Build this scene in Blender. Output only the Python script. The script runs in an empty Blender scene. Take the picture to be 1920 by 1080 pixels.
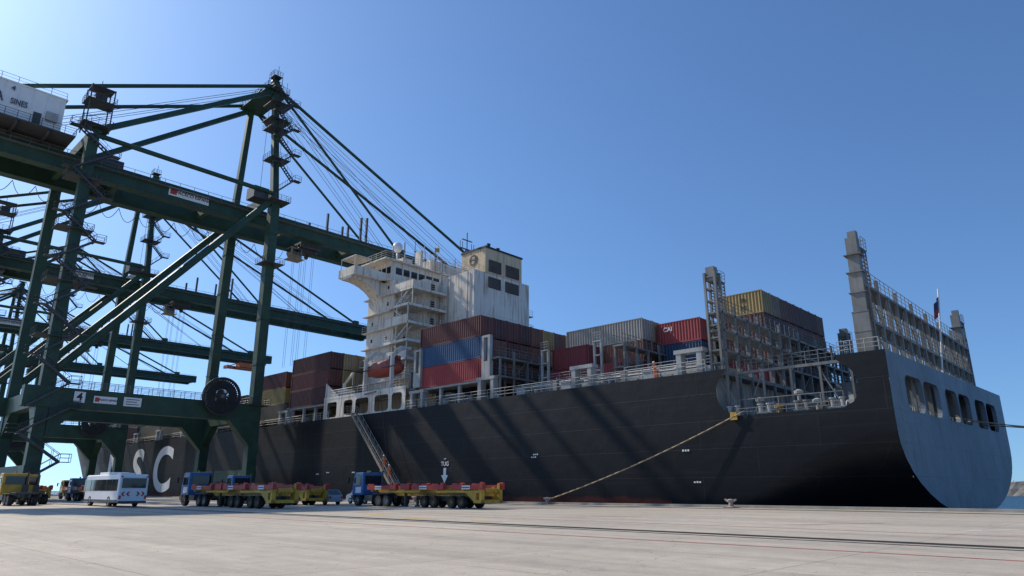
import bpy, math, random
from mathutils import Vector, Matrix
from mathutils.geometry import tessellate_polygon
random.seed(7)
scene=bpy.context.scene
COL=scene.collection
# ---------------------------------------------------------------- materials
def mat(name,col,rough=.6,var=.18,scale=.6,streak=0.,rust=(.16,.07,.03),metal=0.,bump=0.,objvar=0.,spec=.5,sth=.56):
    m=bpy.data.materials.new(name); m.use_nodes=True
    nt=m.node_tree; N=nt.nodes; L=nt.links
    b=N['Principled BSDF']; b.inputs['Roughness'].default_value=rough; b.inputs['Metallic'].default_value=metal; b.inputs['Specular IOR Level'].default_value=spec
    tc=N.new('ShaderNodeTexCoord')
    n=N.new('ShaderNodeTexNoise'); n.inputs['Scale'].default_value=scale; n.inputs['Detail'].default_value=6; n.inputs['Roughness'].default_value=.65
    L.new(tc.outputs['Object'],n.inputs['Vector'])
    mr=N.new('ShaderNodeMapRange'); mr.inputs[1].default_value=.3; mr.inputs[2].default_value=.7
    mr.inputs[3].default_value=1-var; mr.inputs[4].default_value=1+var
    L.new(n.outputs[0],mr.inputs[0])
    mul=N.new('ShaderNodeVectorMath'); mul.operation='SCALE'; mul.inputs[0].default_value=col
    L.new(mr.outputs[0],mul.inputs['Scale'])
    out=mul.outputs[0]
    if objvar:
        oi=N.new('ShaderNodeObjectInfo'); m2=N.new('ShaderNodeMapRange'); m2.inputs[3].default_value=1-objvar; m2.inputs[4].default_value=1+objvar
        L.new(oi.outputs['Random'],m2.inputs[0]); s=N.new('ShaderNodeVectorMath'); s.operation='SCALE'
        L.new(out,s.inputs[0]); L.new(m2.outputs[0],s.inputs['Scale']); out=s.outputs[0]
    if streak>0:
        mp=N.new('ShaderNodeMapping'); mp.inputs['Scale'].default_value=(1.1,1.1,.09); L.new(tc.outputs['Object'],mp.inputs[0])
        n2=N.new('ShaderNodeTexNoise'); n2.inputs['Scale'].default_value=2.2; n2.inputs['Detail'].default_value=5; L.new(mp.outputs[0],n2.inputs['Vector'])
        m3=N.new('ShaderNodeMapRange'); m3.inputs[1].default_value=sth; m3.inputs[2].default_value=sth+.2; m3.inputs[4].default_value=streak
        L.new(n2.outputs[0],m3.inputs[0])
        mx=N.new('ShaderNodeMix'); mx.data_type='RGBA'; L.new(m3.outputs[0],mx.inputs[0]); L.new(out,mx.inputs[6]); mx.inputs[7].default_value=(*rust,1)
        out=mx.outputs[2]
    L.new(out,b.inputs['Base Color'])
    if bump:
        bp=N.new('ShaderNodeBump'); bp.inputs['Strength'].default_value=bump; bp.inputs['Distance'].default_value=.1
        L.new(n.outputs[0],bp.inputs['Height']); L.new(bp.outputs[0],b.inputs['Normal'])
    return m
M={}
M['green']=mat('crane_green_paint',(.025,.062,.040),.55,.3,.4,.35,(.065,.055,.04),spec=.4)
M['dgrey']=mat('dark_steel',(.05,.055,.06),.55,.3,1)
M['galv']=mat('galvanised_steel',(.13,.14,.14),.5,.25,1)
M['white']=mat('ship_white_paint',(.72,.68,.60),.5,.10,.25,.75,(.32,.19,.10),sth=.50)
M['whitec']=mat('clean_white_paint',(.74,.75,.75),.45,.06,.5)
M['cream']=mat('funnel_cream_paint',(.64,.50,.31),.5,.08,.3,.45,(.2,.12,.06),sth=.50)
M['lgrey']=mat('deck_grey_paint',(.34,.35,.34),.55,.2,.5,.55,(.17,.10,.06))
M['mgrey']=mat('lashing_grey_paint',(.18,.185,.18),.6,.25,.5,.55,(.12,.08,.05),sth=.5)
M['deck']=mat('deck_plate',(.09,.10,.10),.7,.3,.3,.3)
M['bulk']=mat('bulkhead_paint',(.5,.49,.45),.6,.15,.3,.5,(.2,.12,.07))
M['black']=mat('black_paint',(.012,.012,.013),.5,.2,1)
M['brown']=mat('louvre_brown',(.13,.10,.085),.6,.2,1)
M['rubber']=mat('tyre_rubber',(.018,.018,.018),.85,.3,3)
M['glass']=mat('dark_window_glass',(.02,.025,.03),.08,.05,1)
M['orange']=mat('lifeboat_orange',(.30,.05,.03),.5,.15,.8,.3,(.2,.06,.03))
M['hivis']=mat('orange_workwear',(.75,.16,.03),.8,.15,6)
M['skin']=mat('skin',(.45,.26,.17),.6,.05,6)
M['yellow']=mat('machine_yellow',(.52,.31,.035),.55,.3,1.2,.45,(.14,.08,.03))
M['red']=mat('signal_red',(.40,.035,.022),.5,.25,2,.3,(.16,.07,.04))
M['blue']=mat('cab_blue',(.02,.11,.29),.4,.15,1)
M['rim']=mat('wheel_rim',(.24,.17,.08),.65,.35,4)
M['rimg']=mat('wheel_rim_grey',(.33,.33,.33),.4,.25,4)
M['rope']=mat('mooring_rope',(.34,.27,.17),.9,.25,6)
M['wire']=mat('steel_wire',(.06,.065,.07),.5,.2,1)
M['lightred']=mat('tail_lamp_red',(.5,.02,.02),.3,.05,1)
M['lamp']=mat('lamp_lens',(.8,.78,.7),.2,.05,1)
M['silver']=mat('car_silver_paint',(.30,.36,.42),.3,.05,1)
M['rock']=mat('breakwater_rock',(.17,.16,.14),.9,.4,.2,bump=.6)
M['rustcast']=mat('cast_iron_bollard',(.33,.27,.25),.7,.35,6,.4)
M['ladder']=mat('weathered_ladder',(.24,.20,.16),.7,.3,2)
CC={'darkred':(.125,.034,.028),'maroon':(.092,.028,.025),'brown':(.17,.06,.035),'red':(.27,.035,.035),'blue':(.025,.07,.15),'yellow':(.38,.26,.09),
    'grey':(.38,.35,.31),'tan':(.30,.22,.13),'orange':(.28,.09,.04)}
for k,c in CC.items(): M['c_'+k]=mat('container_'+k,c,.6,.18,.5,.5,(c[0]*.5+.05,c[1]*.5+.035,c[2]*.5+.03),objvar=.28,sth=.5)

def hullmat(name,col,rust,streak,scf,pl):
    m=mat(name,col,.55,.22,.12,streak,rust,spec=.28); nt=m.node_tree; N=nt.nodes; L=nt.links; b=N['Principled BSDF']
    geo=N.new('ShaderNodeNewGeometry'); sx=N.new('ShaderNodeSeparateXYZ'); L.new(geo.outputs['Position'],sx.inputs[0])
    cx=N.new('ShaderNodeCombineXYZ'); ad=N.new('ShaderNodeMath'); L.new(sx.outputs[0],ad.inputs[0]); L.new(sx.outputs[1],ad.inputs[1])
    L.new(ad.outputs[0],cx.inputs[0]); L.new(sx.outputs[2],cx.inputs[1])
    br=N.new('ShaderNodeTexBrick'); br.inputs['Scale'].default_value=1; br.inputs['Brick Width'].default_value=11.; br.inputs['Row Height'].default_value=2.55
    br.inputs['Mortar Size'].default_value=.045; br.inputs['Mortar Smooth'].default_value=.6
    L.new(cx.outputs[0],br.inputs['Vector'])
    src=b.inputs['Base Color'].links[0].from_socket
    def scuff(sc,mpv,a,c,amt,src,colr):
        mp=N.new('ShaderNodeMapping'); mp.inputs['Scale'].default_value=mpv; L.new(geo.outputs['Position'],mp.inputs[0])
        n=N.new('ShaderNodeTexNoise'); n.inputs['Scale'].default_value=sc; n.inputs['Detail'].default_value=9; n.inputs['Roughness'].default_value=.72; L.new(mp.outputs[0],n.inputs['Vector'])
        r=N.new('ShaderNodeMapRange'); r.inputs[1].default_value=a; r.inputs[2].default_value=c; r.inputs[4].default_value=amt; L.new(n.outputs[0],r.inputs[0])
        mx=N.new('ShaderNodeMix'); mx.data_type='RGBA'; L.new(r.outputs[0],mx.inputs[0]); L.new(src,mx.inputs[6]); mx.inputs[7].default_value=(*colr,1); return mx.outputs[2]
    o=scuff(1.3,(.05,1,1.6),.54,.75,.4,src,scf)
    o=scuff(2.4,(.3,.3,.03),.52,.8,.45,o,pl)
    o=scuff(3.1,(.04,.04,3.2),.63,.70,.6,o,scf)
    o=scuff(.25,(1,1,1.2),.5,.7,.5,o,pl)
    sm_=N.new('ShaderNodeMath'); sm_.operation='MULTIPLY'; sm_.inputs[1].default_value=.3; L.new(br.outputs['Fac'],sm_.inputs[0])
    mx2=N.new('ShaderNodeMix'); mx2.data_type='RGBA'; L.new(sm_.outputs[0],mx2.inputs[0]); L.new(o,mx2.inputs[6]); mx2.inputs[7].default_value=(*scf,1)
    bp=N.new('ShaderNodeBump'); bp.inputs['Strength'].default_value=.25; bp.inputs['Distance'].default_value=.04; L.new(br.outputs['Fac'],bp.inputs['Height'])
    n3=N.new('ShaderNodeTexNoise'); n3.inputs['Scale'].default_value=.5; n3.inputs['Detail'].default_value=2; L.new(geo.outputs['Position'],n3.inputs['Vector'])
    bp2=N.new('ShaderNodeBump'); bp2.inputs['Strength'].default_value=.4; bp2.inputs['Distance'].default_value=.14; L.new(n3.outputs[0],bp2.inputs['Height']); L.new(bp.outputs[0],bp2.inputs['Normal'])
    L.new(bp2.outputs[0],b.inputs['Normal'])
    return m,mx2.outputs[2],sx
M['hull'],o,sx=hullmat('hull_black_paint',(.0035,.005,.008),(.018,.015,.013),.2,(.034,.038,.045),(.010,.012,.016))
nt=M['hull'].node_tree;N=nt.nodes;L=nt.links
nz=N.new('ShaderNodeTexNoise'); nz.inputs['Scale'].default_value=.5; nz.inputs['Detail'].default_value=7; gg=N.new('ShaderNodeNewGeometry'); L.new(gg.outputs['Position'],nz.inputs['Vector'])
zz_=N.new('ShaderNodeMath');zz_.operation='MULTIPLY_ADD';zz_.inputs[1].default_value=-1.2;L.new(nz.outputs[0],zz_.inputs[0]);L.new(sx.outputs[2],zz_.inputs[2])
lt=N.new('ShaderNodeMapRange');lt.inputs[1].default_value=.25;lt.inputs[2].default_value=-.15;L.new(zz_.outputs[0],lt.inputs[0])
lx=N.new('ShaderNodeMath');lx.operation='LESS_THAN';lx.inputs[1].default_value=-36;L.new(sx.outputs[0],lx.inputs[0])
ml=N.new('ShaderNodeMath');ml.operation='MULTIPLY';L.new(lt.outputs[0],ml.inputs[0]);L.new(lx.outputs[0],ml.inputs[1])
mx=N.new('ShaderNodeMix');mx.data_type='RGBA';L.new(ml.outputs[0],mx.inputs[0]);L.new(o,mx.inputs[6]);mx.inputs[7].default_value=(.10,.022,.016,1)
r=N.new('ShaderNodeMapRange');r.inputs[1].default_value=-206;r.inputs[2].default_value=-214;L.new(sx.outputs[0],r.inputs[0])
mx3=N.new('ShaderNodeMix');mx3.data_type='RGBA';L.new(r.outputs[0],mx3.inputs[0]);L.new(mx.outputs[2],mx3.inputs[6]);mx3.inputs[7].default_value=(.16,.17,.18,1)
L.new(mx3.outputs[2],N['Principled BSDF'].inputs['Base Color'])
M['transom'],o,_=hullmat('transom_bluegrey_paint',(.16,.20,.24),(.08,.07,.065),.6,(.09,.095,.10),(.085,.10,.115))
M['transom'].node_tree.links.new(o,M['transom'].node_tree.nodes['Principled BSDF'].inputs['Base Color'])

# ---------------------------------------------------------------- mesh builder
class MB:
    def __init__(s): s.v=[];s.f=[];s.m=[];s.p=[]
    def add(s,vs,fs,m=0):
        o=len(s.v); fo=len(s.f); s.v+=[tuple(v) for v in vs]; s.f+=[tuple(i+o for i in f) for f in fs]; s.m+=[m]*len(fs)
        s.p.append((o,len(s.v),fo,len(s.f)))
    def box(s,x0,x1,y0,y1,z0,z1,m=0):
        if x0>x1:x0,x1=x1,x0
        if y0>y1:y0,y1=y1,y0
        if z0>z1:z0,z1=z1,z0
        s.add([(x0,y0,z0),(x1,y0,z0),(x1,y1,z0),(x0,y1,z0),(x0,y0,z1),(x1,y0,z1),(x1,y1,z1),(x0,y1,z1)],
              [(0,3,2,1),(4,5,6,7),(0,1,5,4),(1,2,6,5),(2,3,7,6),(3,0,4,7)],m)
    def beam(s,a,b,w,h,m=0,w2=None,h2=None):
        a=Vector(a);b=Vector(b);d=(b-a).normalized()
        up=Vector((0,0,1)) if abs(d.z)<.9 else Vector((0,1,0))
        sd=d.cross(up).normalized(); u=sd.cross(d).normalized()
        w2=w if w2 is None else w2; h2=h if h2 is None else h2
        vs=[]
        for p,ww,hh in((a,w,h),(b,w2,h2)):
            for i,j in((-1,-1),(1,-1),(1,1),(-1,1)): vs.append(p+sd*(i*ww/2)+u*(j*hh/2))
        s.add(vs,[(0,3,2,1),(4,5,6,7),(0,1,5,4),(1,2,6,5),(2,3,7,6),(3,0,4,7)],m)
    def tube(s,a,b,r,m=0,n=8,r2=None):
        a=Vector(a);b=Vector(b);d=(b-a)
        if d.length<1e-6:return
        d.normalize(); up=Vector((0,0,1)) if abs(d.z)<.9 else Vector((0,1,0))
        sd=d.cross(up).normalized(); u=sd.cross(d); r2=r if r2 is None else r2
        vs=[]
        for p,rr in((a,r),(b,r2)):
            for i in range(n):
                t=2*math.pi*i/n; vs.append(p+sd*math.cos(t)*rr+u*math.sin(t)*rr)
        fs=[(i,(i+1)%n,n+(i+1)%n,n+i) for i in range(n)]+[tuple(range(n-1,-1,-1)),tuple(range(n,2*n))]
        s.add(vs,fs,m)
    def path(s,pts,r,m=0,n=6):
        for a,b in zip(pts,pts[1:]): s.tube(a,b,r,m,n)
    def prism(s,pts,ax,a,b,m=0):
        def P(p,t): return {'y':(p[0],t,p[1]),'x':(t,p[0],p[1]),'z':(p[0],p[1],t)}[ax]
        n=len(pts); vs=[P(p,a) for p in pts]+[P(p,b) for p in pts]
        s.add(vs,[(i,(i+1)%n,n+(i+1)%n,n+i) for i in range(n)]+[tuple(range(n-1,-1,-1)),tuple(range(n,2*n))],m)
    def rail(s,pts,h=1.1,sp=1.6,r=.03,bars=3,m=0):
        for a,b in zip(pts,pts[1:]):
            a=Vector(a);b=Vector(b);L=(b-a).length;k=max(1,int(round(L/sp)))
            for i in range(bars):
                z=Vector((0,0,h*(i+1)/bars)); s.tube(a+z,b+z,r if i==bars-1 else r*.75,m,4)
            for i in range(k+1):
                p=a+(b-a)*i/k; s.tube(p,p+Vector((0,0,h)),r,m,4)
    def plate(s,outer,holes,fn,m=0):
        polys=[[Vector((p[0],p[1],0)) for p in outer]]+[[Vector((p[0],p[1],0)) for p in h] for h in holes]
        tris=tessellate_polygon(polys); flat=[p for q in polys for p in q]
        s.add([fn(p.x,p.y) for p in flat],[tuple(t) for t in tris],m)
    def lathe(s,prof,c,ax='y',n=20,m=0):
        c=Vector(c);k=len(prof);vs=[]
        for i in range(n):
            a=2*math.pi*i/n
            for r,t in prof:
                if ax=='y': vs.append(c+Vector((r*math.cos(a),t,r*math.sin(a))))
                elif ax=='x': vs.append(c+Vector((t,r*math.cos(a),r*math.sin(a))))
                else: vs.append(c+Vector((r*math.cos(a),r*math.sin(a),t)))
        fs=[]
        for i in range(n):
            for j in range(k-1):
                a=i*k+j;b=((i+1)%n)*k+j; fs.append((a,b,b+1,a+1))
        s.add(vs,fs,m)
    def clusters(s):
        n=len(s.p)
        if n<2 or n>1500: return None
        bb=[]
        for a,b,_,_ in s.p:
            vs=s.v[a:b]; e=.03
            bb.append([min(v[i] for v in vs)-e for i in range(3)]+[max(v[i] for v in vs)+e for i in range(3)])
        par=list(range(n))
        def fd(i):
            while par[i]!=i: par[i]=par[par[i]]; i=par[i]
            return i
        for i in range(n):
            A=bb[i]
            for j in range(i+1,n):
                B=bb[j]
                if A[0]<=B[3] and B[0]<=A[3] and A[1]<=B[4] and B[1]<=A[4] and A[2]<=B[5] and B[2]<=A[5]:
                    ri,rj=fd(i),fd(j)
                    if ri!=rj: par[rj]=ri
        g={}
        for i in range(n): g.setdefault(fd(i),[]).append(i)
        return list(g.values())
    def make(s,name,mats,parent=None,base=(0,0,0),smooth=False,bev=0,split=True):
        if split and parent is not None and s.p:
            cl=s.clusters()
            if cl and 1<len(cl)<=60:
                res=None
                for c in cl:
                    q=MB()
                    for i in c:
                        a,b,fa,fb=s.p[i]; o=len(q.v); q.v+=s.v[a:b]; q.f+=[tuple(k-a+o for k in f) for f in s.f[fa:fb]]; q.m+=s.m[fa:fb]
                    r_=q.make(name,mats,parent,base,smooth,bev,False); res=res or r_
                return res
        if not isinstance(mats,(list,tuple)):mats=[mats]
        me=bpy.data.meshes.new(name); bx,by,bz=base
        me.from_pydata([(x-bx,y-by,z-bz) for x,y,z in s.v],[],s.f); me.update()
        for q in mats: me.materials.append(M[q])
        me.polygons.foreach_set('material_index',s.m)
        if smooth: me.polygons.foreach_set('use_smooth',[True]*len(me.polygons))
        o=bpy.data.objects.new(name,me); COL.objects.link(o)
        if bev:
            md=o.modifiers.new('bevel','BEVEL'); md.width=bev; md.segments=2; md.limit_method='ANGLE'
        if parent is not None: o.parent=parent
        else: o.location=base
        return o
def tag(o,label,cat,group=None):
    o['label']=label;o['category']=cat
    if group:o['group']=group
    return o
def thing(name,label,cat,base=(0,0,0),group=None):
    e=bpy.data.objects.new(name,None); e.empty_display_size=.5; e.location=base; COL.objects.link(e)
    return tag(e,label,cat,group)
def dup(o,loc=None,rz=None,parent=None,label=None,kids=None):
    if kids is None:
        kids={}
        for q in bpy.data.objects:
            if q.parent: kids.setdefault(q.parent.name,[]).append(q)
    c=o.copy(); COL.objects.link(c)
    if parent is not None: c.parent=parent
    for ch in kids.get(o.name,[]): dup(ch,parent=c,kids=kids)
    if loc is not None:c.location=loc
    if rz is not None:c.rotation_euler=(0,0,rz)
    if label:c['label']=label
    return c
def text(body,size,loc,face,m,parent=None,base=(0,0,0),name='lettering',extr=.01,bold=0,xs=1):
    cu=bpy.data.curves.new('t','FONT'); cu.body=body; cu.size=size; cu.extrude=extr; cu.offset=bold
    cu.align_x='CENTER'; cu.align_y='CENTER'
    ob=bpy.data.objects.new('t',cu); COL.objects.link(ob)
    dg=bpy.context.evaluated_depsgraph_get(); dg.update()
    me=bpy.data.meshes.new_from_object(ob.evaluated_get(dg)); bpy.data.objects.remove(ob)
    if face=='-y': R=Matrix(((xs,0,0),(0,0,-1),(0,1,0)))
    else: R=Matrix(((0,0,1),(xs,0,0),(0,1,0)))
    R=R.to_4x4(); R.translation=Vector(loc)-Vector(base)
    me.transform(R); me.name=name; me.materials.clear(); me.materials.append(M[m])
    o=bpy.data.objects.new(name,me); COL.objects.link(o)
    if parent is not None:o.parent=parent
    else:o.location=base
    return o
def rrect(x0,x1,y0,y1,r,n=4):
    out=[]
    for cx,cy,a in((x1-r,y1-r,0),(x0+r,y1-r,90),(x0+r,y0+r,180),(x1-r,y0+r,270)):
        for i in range(n+1):
            t=math.radians(a+90*i/n); out.append((cx+r*math.cos(t),cy+r*math.sin(t)))
    return out

# ---------------------------------------------------------------- camera, light, sky
cam=bpy.data.cameras.new('camera'); co=bpy.data.objects.new('camera',cam); COL.objects.link(co)
co.location=(0,0,1.45); co.rotation_euler=(math.radians(90+16.5),0,math.radians(43.57))
cam.lens=24; cam.sensor_width=36; cam.clip_end=20000; cam.clip_start=.1
scene.camera=co
sd=Vector((-.83,-.19,.72)).normalized()
el=math.asin(sd.z); az=math.atan2(sd.x,sd.y)
sl=bpy.data.lights.new('sun','SUN'); sl.energy=4.3; sl.angle=math.radians(.6); sl.color=(1,.91,.78)
so=bpy.data.objects.new('sun',sl); COL.objects.link(so); so.rotation_euler=sd.to_track_quat('Z','Y').to_euler()
w=bpy.data.worlds.new('World'); scene.world=w; w.use_nodes=True
nt=w.node_tree; bg=nt.nodes['Background']; sky=nt.nodes.new('ShaderNodeTexSky'); sky.sky_type='NISHITA'; sky.sun_disc=False
sky.sun_elevation=el; sky.sun_rotation=az; sky.air_density=1.0; sky.dust_density=.9; sky.ozone_density=2.8
tc=nt.nodes.new('ShaderNodeTexCoord'); ad=nt.nodes.new('ShaderNodeVectorMath'); ad.operation='ADD'; ad.inputs[1].default_value=(0,0,.08)
nr=nt.nodes.new('ShaderNodeVectorMath'); nr.operation='NORMALIZE'
nt.links.new(tc.outputs['Generated'],ad.inputs[0]); nt.links.new(ad.outputs[0],nr.inputs[0]); nt.links.new(nr.outputs[0],sky.inputs['Vector'])
tn=nt.nodes.new('ShaderNodeVectorMath'); tn.operation='MULTIPLY'; tn.inputs[1].default_value=(.76,1.02,1.27)
nt.links.new(sky.outputs[0],tn.inputs[0]); nt.links.new(tn.outputs[0],bg.inputs[0]); bg.inputs[1].default_value=.124
scene.view_settings.view_transform='Standard'; scene.view_settings.look='None'; scene.view_settings.exposure=0

# ---------------------------------------------------------------- ground & water
QY=58.8
def groundmat():
    m=bpy.data.materials.new('quay_concrete'); m.use_nodes=True; nt=m.node_tree;N=nt.nodes;L=nt.links;b=N['Principled BSDF']
    g=N.new('ShaderNodeNewGeometry')
    def noise(sc,det,rough=.6,mp=None,rot=0):
        n=N.new('ShaderNodeTexNoise'); n.inputs['Scale'].default_value=sc;n.inputs['Detail'].default_value=det;n.inputs['Roughness'].default_value=rough
        if mp:
            q=N.new('ShaderNodeMapping'); q.inputs['Scale'].default_value=mp; q.inputs['Rotation'].default_value=(0,0,rot); L.new(g.outputs['Position'],q.inputs[0]); L.new(q.outputs[0],n.inputs['Vector'])
        else: L.new(g.outputs['Position'],n.inputs['Vector'])
        return n
    def rng(s,a,b_,c,d):
        r=N.new('ShaderNodeMapRange'); r.inputs[1].default_value=a;r.inputs[2].default_value=b_;r.inputs[3].default_value=c;r.inputs[4].default_value=d; L.new(s,r.inputs[0]); return r.outputs[0]
    def mix(f,a,col):
        x=N.new('ShaderNodeMix');x.data_type='RGBA'; L.new(f,x.inputs[0]); L.new(a,x.inputs[6]); x.inputs[7].default_value=(*col,1); return x.outputs[2]
    def mulc(a,f):
        x=N.new('ShaderNodeVectorMath');x.operation='SCALE'; L.new(a,x.inputs[0]); L.new(f,x.inputs['Scale']); return x.outputs[0]
    c=N.new('ShaderNodeRGB'); c.outputs[0].default_value=(.49,.425,.335,1); o=c.outputs[0]
    o=mulc(o,rng(noise(.09,5).outputs[0],.3,.7,.84,1.12))
    o=mulc(o,rng(noise(1.4,8,.7).outputs[0],.3,.7,.84,1.12))
    o=mulc(o,rng(noise(18,4,.7).outputs[0],.3,.7,.86,1.12))
    o=mulc(o,rng(noise(.6,7,.7,(.06,1,1)).outputs[0],.42,.72,1.06,.74))
    o=mix(rng(noise(.35,8,.75).outputs[0],.56,.72,0,.55),o,(.20,.175,.145))
    o=mix(rng(noise(.9,6,.8,(.05,1.3,1),.35).outputs[0],.62,.70,0,.4),o,(.12,.11,.10))
    o=mix(rng(noise(3.5,3,.5).outputs[0],.70,.74,0,.6),o,(.13,.115,.10))
    vo=N.new('ShaderNodeTexVoronoi'); vo.feature='DISTANCE_TO_EDGE'; vo.inputs['Scale'].default_value=.17
    dn=noise(.7,4); av=N.new('ShaderNodeVectorMath'); av.operation='SCALE'; av.inputs['Scale'].default_value=1.6; L.new(dn.outputs[1],av.inputs[0]); a2=N.new('ShaderNodeVectorMath'); L.new(av.outputs[0],a2.inputs[0]); L.new(g.outputs['Position'],a2.inputs[1]); L.new(a2.outputs[0],vo.inputs['Vector'])
    o=mix(rng(vo.outputs['Distance'],.0,.0035,.55,0),o,(.12,.105,.09))
    br=N.new('ShaderNodeTexBrick'); br.offset=0.0; br.inputs['Scale'].default_value=1; br.inputs['Brick Width'].default_value=6; br.inputs['Row Height'].default_value=5; br.inputs['Mortar Size'].default_value=.02; br.inputs['Mortar Smooth'].default_value=.2
    br.inputs['Color1'].default_value=(1,1,1,1);br.inputs['Color2'].default_value=(.93,.93,.94,1)
    L.new(g.outputs['Position'],br.inputs['Vector'])
    mm=N.new('ShaderNodeVectorMath');mm.operation='MULTIPLY'; L.new(o,mm.inputs[0]); L.new(br.outputs['Color'],mm.inputs[1])
    f=N.new('ShaderNodeMath');f.operation='MULTIPLY';f.inputs[1].default_value=.55;L.new(br.outputs['Fac'],f.inputs[0])
    x=N.new('ShaderNodeMix');x.data_type='RGBA';L.new(f.outputs[0],x.inputs[0]);L.new(o,x.inputs[6]);x.inputs[7].default_value=(.10,.09,.08,1)
    y=N.new('ShaderNodeMix');y.data_type='RGBA';L.new(br.outputs['Fac'],y.inputs[0]);L.new(mm.outputs[0],y.inputs[6]);L.new(x.outputs[2],y.inputs[7])
    L.new(y.outputs[2],b.inputs['Base Color']); b.inputs['Roughness'].default_value=.8
    bp=N.new('ShaderNodeBump');bp.inputs['Strength'].default_value=.35;bp.inputs['Distance'].default_value=.02;L.new(noise(9,6,.7).outputs[0],bp.inputs['Height']);L.new(bp.outputs[0],b.inputs['Normal'])
    return m
M['ground']=groundmat()
q=MB(); q.add([(-4000,-2500,0),(900,-2500,0),(900,QY,0),(-4000,QY,0),(-4000,QY,-8),(900,QY,-8),(900,-2500,-8)],[(0,1,2,3),(3,2,5,4),(2,1,6,5)])
g=q.make('ground','ground'); g['kind']='structure'
wm=bpy.data.materials.new('sea_water'); wm.use_nodes=True; nt=wm.node_tree;N=nt.nodes;L=nt.links;b=N['Principled BSDF']
b.inputs['Base Color'].default_value=(.02,.075,.13,1);b.inputs['Roughness'].default_value=.35; b.inputs['Specular IOR Level'].default_value=.25
n=N.new('ShaderNodeTexNoise');n.inputs['Scale'].default_value=.8;n.inputs['Detail'].default_value=6;ge=N.new('ShaderNodeNewGeometry');L.new(ge.outputs['Position'],n.inputs['Vector'])
bp=N.new('ShaderNodeBump');bp.inputs['Strength'].default_value=1;bp.inputs['Distance'].default_value=2.;L.new(n.outputs[0],bp.inputs['Height']);L.new(bp.outputs[0],b.inputs['Normal'])
M['water']=wm
q=MB(); q.add([(-6000,QY-1,-3.5),(6000,QY-1,-3.5),(6000,9000,-3.5),(-6000,9000,-3.5)],[(0,1,2,3)])
g=q.make('water','water'); g['kind']='structure'
q=MB(); q.box(-900,300,QY-.55,QY+.02,.0,.22); M['kerb']=mat('kerb_concrete',(.33,.31,.27),.8,.3,.6,.0)
g=q.make('quay_kerb','kerb'); g['kind']='structure'
M['linered']=mat('worn_red_line',(.34,.10,.08),.8,.35,1.5); M['lineyel']=mat('worn_yellow_line',(.50,.32,.07),.8,.4,1.5); M['linewh']=mat('worn_white_line',(.60,.59,.56),.8,.35,1.5)
M['railsteel']=mat('crane_rail_steel',(.07,.055,.045),.5,.4,1.5); M['slot']=mat('dark_slot',(.035,.032,.03),.9,.3,1)
def strip(name,x0,x1,y0,y1,m,z=.004):
    q=MB(); q.add([(x0,y0,z),(x1,y0,z),(x1,y1,z),(x0,y1,z)],[(0,1,2,3)]); o=q.make(name,m); o['kind']='structure'; return o
strip('red_ground_line',-300,60,18.7,18.9,'linered')
strip('red_ground_line',-300,60,28.2,28.37,'linered')
strip('white_ground_line',-300,60,50.2,50.36,'linewh')
strip('yellow_ground_line',-300,60,56.3,56.5,'lineyel')
for i,(x,y,l) in enumerate([(-38,26.2,3.0),(-31,23.9,2.6),(-44,30,2.2),(-26,24.3,1.8)]): strip('yellow_ground_mark',x,x+l,y,y+.6,'lineyel')
for k in range(9):
    x=-26+k*6.5; q=MB()
    q.add([(x,31,.004),(x+.22,31,.004),(x+2.6,35.8,.004),(x+2.38,35.8,.004)],[(0,1,2,3)]); o=q.make('white_ground_mark' if k%2 else 'red_ground_mark','linewh' if k%2 else 'linered');o['kind']='structure'
for k in range(14): strip('white_ground_mark',-30+k*3.1,-29.3+k*3.1,26.6,26.75,'linewh')
def crane_rail(y):
    q=MB(); q.box(-600,80,y-.32,y-.05,-.02,.004,1); q.box(-600,80,y+.05,y+.32,-.02,.004,1); q.box(-600,80,y-.045,y+.045,0,.03,0)
    o=q.make('crane_rail',['railsteel','slot']); o['kind']='structure'
crane_rail(22.9); crane_rail(54)
strip('cable_trench',-300,80,21.85,22.15,'slot')
def rubble(name,x0,x1,y,h,seed,label,step=9):
    rnd=random.Random(seed); q=MB(); n=int((x1-x0)/step); vs=[];fs=[]
    for i in range(n+1):
        x=x0+(x1-x0)*i/n
        for j,(dy,z) in enumerate([(-h*1.6,-4),(-h*.9,-4+(h+4)*.45),(-h*.25,h),(h*.6,h*.95),(h*1.8,-4)]):
            vs.append((x+rnd.uniform(-2,2),y+dy+rnd.uniform(-1,1),z+rnd.uniform(-.8,.8)*(1 if j in(1,2,3) else 0)))
    for i in range(n):
        for j in range(4): a=i*5+j; fs.append((a,a+5,a+6,a+1))
    q.add(vs,fs); o=q.make(name,'rock'); tag(o,label,'breakwater'); return o
rubble('breakwater',-240,2200,760,9.0,3,'long rubble stone breakwater rising from the sea',6)

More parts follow.
